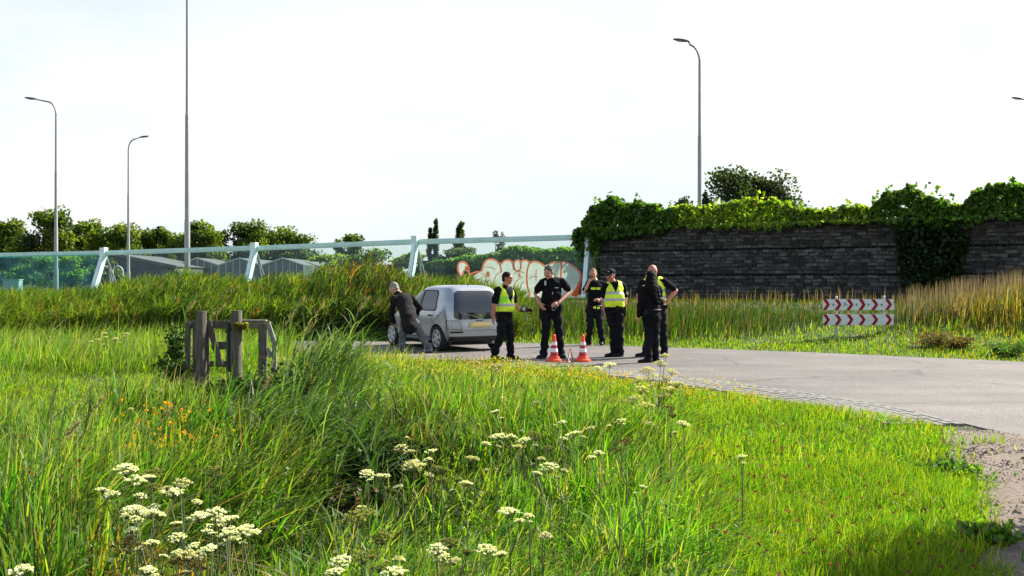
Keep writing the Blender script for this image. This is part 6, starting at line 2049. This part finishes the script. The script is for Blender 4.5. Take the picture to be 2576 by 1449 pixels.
# ---- reeds growing out of the ditch beside the gate
def ditch_reeds():
    n = 420
    t = RS.random(n)
    a = RS.random(n) < .55
    x = np.where(a, -2.5 + RS.normal(size=n) * .36, np.interp(t, [0, 1], [-2.6, -1.35]) + RS.normal(size=n) * .35)
    y = np.where(a, 12.7 + RS.normal(size=n) * .6, np.interp(t, [0, 1], [11.6, 8.3]) + RS.normal(size=n) * .3)
    a = a | (RS.random(n) < .0)
    col = x * FPX / y + CX
    ok = (y < 14.6) & (col < 890 + 40 * (11 - y) * (y < 11)) & ~((col > 460) & (col < 690) & (y > 10.8)); x, y, a = x[ok], y[ok], a[ok]; n = len(x)
    H = np.where(a, RS.uniform(.55, 1.0, n) * np.exp(-((x + 2.5) / 1.0) ** 2), RS.uniform(.40, .72, n))
    zz = gz(x, y)
    base = blend(pick(C_DARK * 1.2, n), pick(C_GREY, n), np.where(a, .6, .35))
    blades(x, y, H, np.full(n, .009), base * .9, "ditch_reed_stems", "stems of the reed clump in the ditch beside the gate", "reeds", lean=.15, bend=.2, m=M['reed'], wind=(.2, 0))
    m = 9
    r = lambda v: np.repeat(v, m)
    t = RS.uniform(.1, .95, n * m)
    ci = np.repeat(base, m, 0) * RS.uniform(.75, 1.35, (n * m, 1))
    blades(r(x) + .2 * t * t * r(H), r(y), RS.uniform(.25, .55, n * m), .020 * RS.uniform(.6, 1.4, n * m), ci, "ditch_reed_leaves", "arching grey green leaves of the reed clump in the ditch beside the gate", "reeds", lean=.85, bend=1.0, segs=(0, .25, .5, .75), m=M['reed'], z=r(zz) + t * r(H), az=RS.normal(0, 1.4, n * m), wind=(.45, 0))


ditch_reeds()


# ---- single reeds that stand out in the foreground
def reed_plant(px, toprow, Y, label, lean=.25, plume=True, nl=8, size=1.0, tone=C_GREY):
    c = at(px, toprow, Y)
    zb = gz1(c.x - .15, Y)
    H = c.z - zb
    root = empty("reed_plant", (c.x - lean * H * .45, Y, zb), label, "reed", "single reeds standing out of the foreground grass")
    g = G(); g.tube([(lean * H * .45 * t * t, 0, H * t - .03) for t in (0, .3, .6, .85, 1)], [.0055, .005, .004, .003, .002], 5); g.build("stem", M_REED, root, smooth=True)
    t = np.linspace(.18, .92, nl)
    sx = lean * H * .45 * t * t
    az = np.where(np.arange(nl) % 2 == 0, RS.normal(.2, .5, nl), RS.normal(2.6, .6, nl))
    L = RS.uniform(.28, .5, nl) * size * np.interp(t, [0, .5, 1], [.8, 1.1, .6])
    o = blades(sx, np.zeros(nl), L, np.full(nl, .020) * size, pick(tone, nl), "leaf", None, None, lean=.9, bend=1.0, segs=(0, .25, .5, .75), m=M['reed'], z=H * t, az=az, wind=(.35, 0), kind=None)
    o.parent = root
    if plume:
        n = 46
        tt = RS.random(n)
        o = blades(lean * H * .45 + .10 * tt * size, RS.normal(0, .008, n), RS.uniform(.05, .11, n) * size, np.full(n, .008), pick(np.array([(.40, .36, .22), (.34, .30, .17), (.28, .22, .12)]), n), "plume", None, None, lean=.5, bend=.9, segs=(0, .5), m=M['petal'], z=H * (.90 + .10 * 0) + .13 * tt * size, wind=(.7, 0), kind=None)
        o.parent = root
    return root


M_REED = mat('reed_stem', (.14, .17, .06), .7, var=.2)
REEDS = [(905, 765, 17.0, "tall plumed reed leaning over the road edge left of the bending man", .35, True, 8, 1.5), (742, 752, 13.2, "tallest plumed reed just right of the wooden gate", .2, True, 9, 1.1),
         (792, 768, 13.4, "plumed reed right of the tallest one beside the gate", .45, True, 8, 1.1), (716, 790, 13.0, "short plumed reed at the right end of the gate", .35, True, 7, 1.0), (770, 815, 12.6, "drooping reed between the gate and the car", .5, True, 8, 1.1),
         (835, 835, 13.5, "low reed with pale leaves right of the gate", .4, False, 9, 1.0), (470, 765, 14.8, "reed behind the left end of the gate", .15, True, 7, 1.1), (545, 775, 14.9, "bent reed behind the gate between its two thick posts", .5, True, 8, 1.1), (620, 792, 14.9, "curled reed behind the gate right of the middle post", .5, False, 7, 1.0),
         (660, 960, 9.6, "pale feathery reed in front of the gate foot", .5, True, 8, .9), (725, 925, 9.8, "reed with silvery leaves in the dark ditch below the gate", .3, False, 10, .9), (640, 990, 8.8, "arching reed left of the dark ditch", .6, False, 9, .9), (690, 1000, 8.6, "leaning silvery reed in the middle of the ditch", .6, False, 9, .9),
         (135, 1030, 6.6, "dark reed with stiff leaves at the far left", .35, False, 8, .8), (165, 1075, 5.8, "dark plumed reed right of the stiff one at the far left", .5, True, 7, .7), (232, 1020, 8.0, "thin reed in the left meadow", .4, True, 6, .8), (402, 1050, 8.2, "reed beside the ochre flower patch", .4, True, 7, .8),
         (1000, 985, 11.0, "slender reed in the grass below the car", .25, False, 7, .9), (1120, 950, 13.0, "slender reed in the grass below the car tail", .2, False, 7, .9), (1190, 985, 11.5, "reed in front of the officer with the camera", .25, False, 7, .9), (1560, 1250, 5.0, "dead dark stemmed reed standing at the lawn edge", .0, False, 2, .6),
         (880, 1000, 10.4, "leafy reed right of the ditch", .4, False, 9, 1.0), (960, 1010, 10.0, "bending leafy reed right of the ditch top", .5, False, 9, 1.0), (1080, 1060, 8.9, "leafy reed at the right bank of the ditch", .3, False, 8, .9), (1140, 1080, 8.4, "silvery reed beside the white umbels in the middle", .3, False, 8, .9)]
for r in REEDS: reed_plant(*r[:4], lean=r[4], plume=r[5], nl=r[6] + 2, size=r[7], tone=C_GREY if r[6] > 7 else C_DARK * 1.6)


# ---- white umbels
def umbel_plant(px, row, h, size_px, label, group, tone='white', extra=2, Y=None, heads=None):
    if Y is None: Y = (EYE - h) * FPX / (row - HY)
    c = at(px, row, Y); zb = gz1(c.x, Y)
    H = c.z - zb
    R = size_px * Y / FPX / 2
    root = empty("umbel_plant", (c.x, Y, zb), label, "wild flower", group)
    tops = [(np.array([0, 0, H]), R)]
    if heads:
        for hx, hy, sz in heads:
            q = at(hx, hy, Y + RS.uniform(-.2, .2)); tops.append((np.array([q.x - c.x, q.y - Y, q.z - zb]), sz * Y / FPX / 2))
    else:
        for e in range(extra):
            a = RS.uniform(0, 6.28); d = R * RS.uniform(1.3, 2.2); tops.append((np.array([d * math.cos(a), d * math.sin(a), H - R * RS.uniform(.4, 1.8)]), R * RS.uniform(.4, .75)))
    g = G(); P, C, S = [], [], []
    pal = {'white': [(.78, .78, .60), (.84, .84, .72), (.70, .72, .50)], 'cream': [(.62, .60, .38), (.52, .52, .28), (.70, .66, .46)], 'green': [(.20, .24, .06), (.26, .27, .08), (.15, .17, .04)], 'brown': [(.10, .075, .03), (.14, .10, .04), (.20, .16, .05)]}[tone]
    g.tube([(0, 0, -.05), (.01, 0, H * .5), (0, 0, H * .93)], [.0042, .0034, .0022], 6)
    for i, (t, r) in enumerate(tops):
        hub = Vector(t) - Vector((0, 0, r * .9))
        if i:
            st = Vector((0.004, 0, max(min(hub.z - .12, H * .75) - .05, H * .2))); g.tube([st, st.lerp(hub, .5) + Vector((0, 0, -.01)), hub], [.0035, .003, .0022], 5)
        k = int(RS.integers(12, 22)) if r > .02 else 9
        tx, ty, dome = RS.uniform(-.3, .3), RS.uniform(-.3, .3), RS.uniform(.15, .55)
        for q in range(k):
            rr = math.sqrt((q + .5) / k); a = q * 2.399
            u = Vector((t[0] + r * rr * math.cos(a), t[1] + r * rr * math.sin(a), t[2] - dome * r * rr ** 2 + r * rr * (tx * math.cos(a) + ty * math.sin(a)) + RS.uniform(-.10, .10) * r))
            g.tube([hub, u], .0012, 4, cap=False)
            m = 16
            dd = RS.normal(size=(m, 3)) * np.array([.095, .095, .04]) * r
            P.append(np.array(u) + dd); S.append(RS.uniform(.11, .20, m) * r + .002); C.append(mixcols(m, pal, .12))
        leaf_cloud(np.concatenate(P), np.concatenate(S), np.concatenate(C), "umbel", root, M['petal'], up=2.5); P, C, S = [], [], []
    g.build("stem", M['umbel_stem'], root)
    return root


M['umbel_stem'] = mat('umbel_stem', (.10, .12, .04), .7, var=.3)
UG = "white umbels low at the left"
UL = [(315, 1171, 62), (342, 1198, 60), (434, 1230, 58), (462, 1210, 45), (342, 1274, 62), (380, 1283, 50), (498, 1290, 52), (545, 1282, 58), (573, 1302, 55), (609, 1326, 58), (637, 1334, 40), (444, 1344, 46), (382, 1358, 40), (470, 1385, 60), (522, 1374, 45), (374, 1427, 42), (48, 1425, 70), (856, 1406, 58), (984, 1430, 60)]
ULAB = ["white umbel at the upper left end of the left flower group", "white umbel just below the uppermost of the left flower group", "round white umbel right of the uppermost left pair", "small cream umbel above the round white one at the left", "broad flat white umbel on a dark stem at the left", "white umbel touching the broad flat one on its right", "white umbel at the left start of the dense white row",
        "fullest white umbel in the dense white row at the lower left", "white umbel in the middle of the dense white row", "white umbel near the right end of the dense white row", "small white umbel closing the dense white row at the right", "thin flat white umbel below the dense row", "pale umbel left of the thin flat one at the lower left", "cream domed umbel above the brown seed head", "white umbel behind the brown seed head",
        "white umbel at the bottom edge left of the brown seed head", "pinkish white umbel in the bottom left corner", "white umbel at the bottom edge in the middle left", "bright white umbel lowest at the bottom edge near the middle"]
for (px, row, s), lab in zip(UL, ULAB): umbel_plant(px, row, RN.uniform(.58, .74), s, lab, UG, 'white' if 'cream' not in lab else 'cream')
UM = [(1084, 1131, 34), (1040, 1161, 60), (924, 1186, 40), (964, 1194, 38), (1171, 1210, 34), (1279, 1278, 56), (1330, 1292, 28), (1100, 1374, 54), (1223, 1374, 52), (1251, 1093, 38), (1285, 1093, 34), (1318, 1103, 30), (1486, 1073, 28), (1442, 1087, 38), (1380, 1169, 48), (1506, 1135, 28), (1617, 1222, 20), (1245, 1033, 22), (1414, 1059, 24), (1561, 1055, 32), (1720, 1060, 34), (1533, 912, 34), (1010, 1120, 40), (1190, 1150, 36), (1865, 1145, 26), (1350, 1010, 22)]
UML = ["small tilted white umbel above the ditch end", "wide cream white umbel right of the ditch end", "white umbel left of the ditch end", "white umbel second from the left at the ditch end", "thin flat white umbel in the middle meadow", "ragged white umbel in the bright tall grass", "small white umbel right of the ragged one", "flat white umbel low in the middle left of a similar one", "flat white umbel low in the middle, the right of two", "left one of three white umbels in a row in the middle",
       "middle one of three white umbels in a row", "right one of three white umbels in a row", "round domed cream umbel in the middle meadow", "white umbel just left of the round domed one", "tilted white umbel alone in the tall grass", "small flat umbel below the round domed one", "tiny white umbel at the lawn edge", "tiny white umbel highest above the dark reeds", "small umbel left above the domed one", "small white umbel left of the tall branching plant",
       "white umbel right of the tall branching plant", "white umbel standing against the asphalt right of the cones", "ragged cream umbel just above the ditch end", "faint cream umbel left of the tilted white one", "small flat white umbel on the lawn", "faint small umbel below the cones"]
for (px, row, s), lab in zip(UM, UML): umbel_plant(px, row, RN.uniform(.42, .6) if row > 1000 else .45, s, lab, "white umbels across the middle meadow", 'cream' if ('cream' in lab or 'faint' in lab) else 'white', extra=1)
umbel_plant(1655, 958, .92, 46, "tall branching plant with many white and green umbels in front of the dark haired officer", None, 'cream', Y=9.0,
            heads=[(1685, 975, 40), (1613, 972, 44), (1590, 998, 48), (1625, 1013, 40), (1633, 1062, 44), (1700, 962, 36), (1661, 908, 34), (1674, 890, 24), (1630, 925, 40), (1690, 930, 32), (1640, 945, 40), (1668, 990, 40), (1605, 950, 30), (1676, 945, 32)])
umbel_plant(1685, 1021, .62, 38, "dark withered umbel beside the tall branching plant", None, 'brown', extra=1)
umbel_plant(1573, 1105, .62, 40, "withered brown umbel on a thin dark stem left of the lawn", None, 'brown', extra=2)
for px, row, s, lab in [(474, 1403, 90, "broad brownish seed umbel at the bottom left"), (320, 1357, 80, "green seed umbel left of the broad brownish one"), (382, 1187, 60, "olive seed umbel behind the left flower group"), (530, 1175, 56, "olive seed umbel above the ochre grass"), (905, 1290, 90, "yellowish green seed umbel in the middle left meadow"), (912, 1392, 62, "olive seed umbel low at the bottom middle"), (1132, 1358, 50, "olive seed umbel above the two flat white ones"), (1110, 1175, 46, "olive seed umbel at the end of the ditch"), (1345, 1089, 48, "olive seed umbel right of the row of three")]:
    umbel_plant(px, row, RN.uniform(.52, .68), s, lab, "seed umbels in the meadow", 'green' if 'brown' not in lab else 'brown', extra=2)
for i, (px, row, lab) in enumerate([(262, 836, "pale umbel at the left of the far meadow edge"), (290, 850, "largest pale umbel at the far meadow edge"), (318, 838, "pale umbel at the right of the far meadow edge"), (245, 852, "low pale umbel at the far meadow edge")]):
    umbel_plant(px, row, .62, 18, lab, "pale umbels at the far end of the left meadow", 'cream', extra=2, Y=16.5)


SMALL = []
for i in range(3):
    SMALL.append(umbel_plant(1300 + 60 * i, 1120 + 30 * i, .45, 24, "small pale umbel scattered among the tall grass", "small pale umbels scattered through the meadow", 'cream', extra=1))
for i in range(17):
    src = SMALL[i % 3]
    y = RS.uniform(4.2, 12.5); x = RS.uniform(-.44, .10) * y
    if bare(np.array([x]), np.array([y]))[0] or lawnness(np.array([x]), np.array([y]))[0] > .5: continue
    o = src.copy(); COL.objects.link(o)
    o.location = (x, y, gz1(x, y) - RS.uniform(0, .12)); o.rotation_euler = (RS.uniform(-.15, .15), RS.uniform(-.05, .25), RS.uniform(0, 6.2))
    for ch in list(src.children):
        c_ = ch.copy(); COL.objects.link(c_); c_.parent = o


# ---- small flowers
def dots(x, y, z, r, cols, name, label):
    P = np.stack([x, y, z], 1); n = len(x)
    leaf_o = leaf_cloud(np.repeat(P, 5, 0) + RS.normal(size=(5 * n, 3)) * np.repeat(r, 5)[:, None] * .35, np.repeat(r, 5) * 1.2, np.repeat(cols, 5, 0), name, None, M['petal'])
    return tag(leaf_o, label, "wild flowers", kind="stuff")


n = 130
x, y = RS.uniform(.9, 2.6, n), RS.uniform(4.8, 9, n); ok = (lawnness(x, y) > .35) & (x < xgravel(y) - .15); x, y = x[ok], y[ok]
dots(x, y, gz(x, y) + RS.uniform(.10, .22, len(x)), np.full(len(x), .013), mixcols(len(x), [(.22, .06, .08), (.16, .05, .05), (.30, .10, .12)]), "clover_flowers", "dull red clover heads in the lawn")
n = 1500
x = RS.uniform(-3.5, 3.2, n); y = ynear(x) - RS.uniform(.3, 4.2, n)
ok = (x < .3) | (y < ynear(x) - 1.25); x, y = x[ok], y[ok]; n = len(x)
dots(x, y, gz(x, y) + RS.uniform(.05, .17, n), np.full(n, .017), mixcols(n, [(.55, .42, .03), (.60, .34, .03), (.50, .46, .06), (.60, .58, .40)]), "yellow_flowers", "yellow and orange wild flowers along the near road edge")
n = 70
x = RS.normal(-2.45, .16, n); y = RS.normal(7.6, .35, n)
dots(x, y, gz(x, y) + RS.uniform(.35, .62, n), np.full(n, .016), mixcols(n, [(.60, .36, .02), (.55, .28, .03)]), "orange_flowers", "orange yellow flower spikes in the left meadow")
n = 900
x, y = fan(n, 4, 12); ok = lawnness(x, y) > .6; x, y = x[ok], y[ok]
dots(x, y, gz(x, y) + .06, np.full(len(x), .006), mixcols(len(x), [(.6, .6, .5)]), "daisies", "tiny pale daisies scattered over the lawn")


# ---- shrubs and weeds
def shrub(name, label, cx, cy, h, r, n, size, pal, cat="shrub", group=None, stems=7, squash=1.0, m_=None):
    zb = gz1(cx, cy)
    root = empty(name, (cx, cy, zb), label, cat, group)
    P, C = [], []
    g = G()
    for k in range(stems):
        a = RS.uniform(0, 6.28); d = r * math.sqrt(RS.random()) * .8
        tip = Vector((d * math.cos(a), d * math.sin(a) * squash, h * RS.uniform(.72, 1.0)))
        g.tube([(tip.x * .3, tip.y * .3, -.03), tip * .55, tip], [.008, .006, .003], 5)
        m = n // stems; t = RS.uniform(.15, 1.02, m)
        q = np.stack([tip.x * t, tip.y * t, tip.z * t], 1) + RS.normal(size=(m, 3)) * np.array([r * .26, r * .26 * squash, h * .06])
        P.append(q); C.append(mixcols(m, pal, .3))
    g.build("stem", M['umbel_stem'], root)
    P = np.concatenate(P); P[:, 2] = np.abs(P[:, 2]); C = np.concatenate(C)
    leaf_cloud(P, RS.uniform(.6, 1.3, len(P)) * size, C, "leaves", root, m_)
    return root


for px, Y, h, r, lab in [(440, 14.35, .92, .19, "dark leafy bramble column at the left end of the wooden gate"), (455, 14.2, .50, .30, "lower bramble growth in front of the left gate end")]:
    shrub("bramble", lab, (px - CX) * Y / FPX, Y, h, r, 1700, .045, [(.022, .06, .010), (.035, .085, .012), (.05, .11, .014)], stems=11, m_=M['leaf_shaded'])
for px, Y, h, r, lab in [(600, 13.3, .50, .34, "dark leafy weeds at the foot of the middle gate post"), (655, 12.8, .60, .30, "brownish weeds in front of the right gate post"), (545, 12.9, .40, .30, "dark nettles in front of the left gate post"), (715, 12.0, .78, .40, "dark nettles right of the gate foot"), (630, 11.3, .52, .5, "dark nettles on the ditch bank below the gate"), (565, 10.9, .42, .42, "dark weed clump below the left gate post"), (700, 10.5, .50, .46, "darkest weed clump in the hollow below the right gate post"), (775, 10.4, .48, .40, "dark weed clump right of the hollow below the gate"), (870, 9.4, .40, .36, "brownish weeds in the ditch left of the white umbels"), (940, 8.9, .40, .36, "dark brownish weeds in the middle of the ditch"), (1000, 8.6, .38, .34, "dark weeds on the right bank of the ditch"), (890, 7.8, .34, .30, "brownish weeds at the near end of the ditch")]:
    shrub("nettle_clump", lab, (px - CX) * Y / FPX, Y, h * 1.12, r * 1.1, 3000, .045, [(.030, .075, .012), (.045, .10, .014), (.020, .05, .010)] + ([(.09, .06, .025), (.07, .045, .02)] if 'brown' in lab else []), cat="weeds", stems=12, m_=M['leaf_shaded'])  # shade around gate foot and ditch is put into these dark leaves
for px, Y, h, r, lab in [(2350, 23.0, .38, .55, "withered brown dock plant on the verge right of the chevron sign"), (2400, 22.4, .28, .45, "green brown weeds right of the withered dock plant"), (2535, 21.0, .30, .40, "dark weeds on the verge near the right edge")]:
    shrub("dock_plant", lab, (px - CX) * Y / FPX, Y, h, r, 900, .05, [(.10, .06, .03), (.14, .08, .04), (.07, .09, .02)] if 'brown' in lab else IVY_DARK, cat="weeds")
for px, Y, h, r, lab in [(2395, 8.2, .12, .22, "flat broad leaved weed tuft at the gravel edge"), (2490, 6.15, .12, .20, "leafy weed in the shade at the lower right corner")]:
    shrub("plantain", lab, (px - CX) * Y / FPX, Y, h, r, 420, .05, IVY_DARK + IVY_MID[:2], cat="weeds", stems=12)
# unseen bush added right of view to cast the lower right corner shade
shrub("shade_bush", "leafy bush added out of view to shade the lower right corner", 5.35, 6.95, 2.9, .95, 24000, .10, IVY_MID, stems=22)
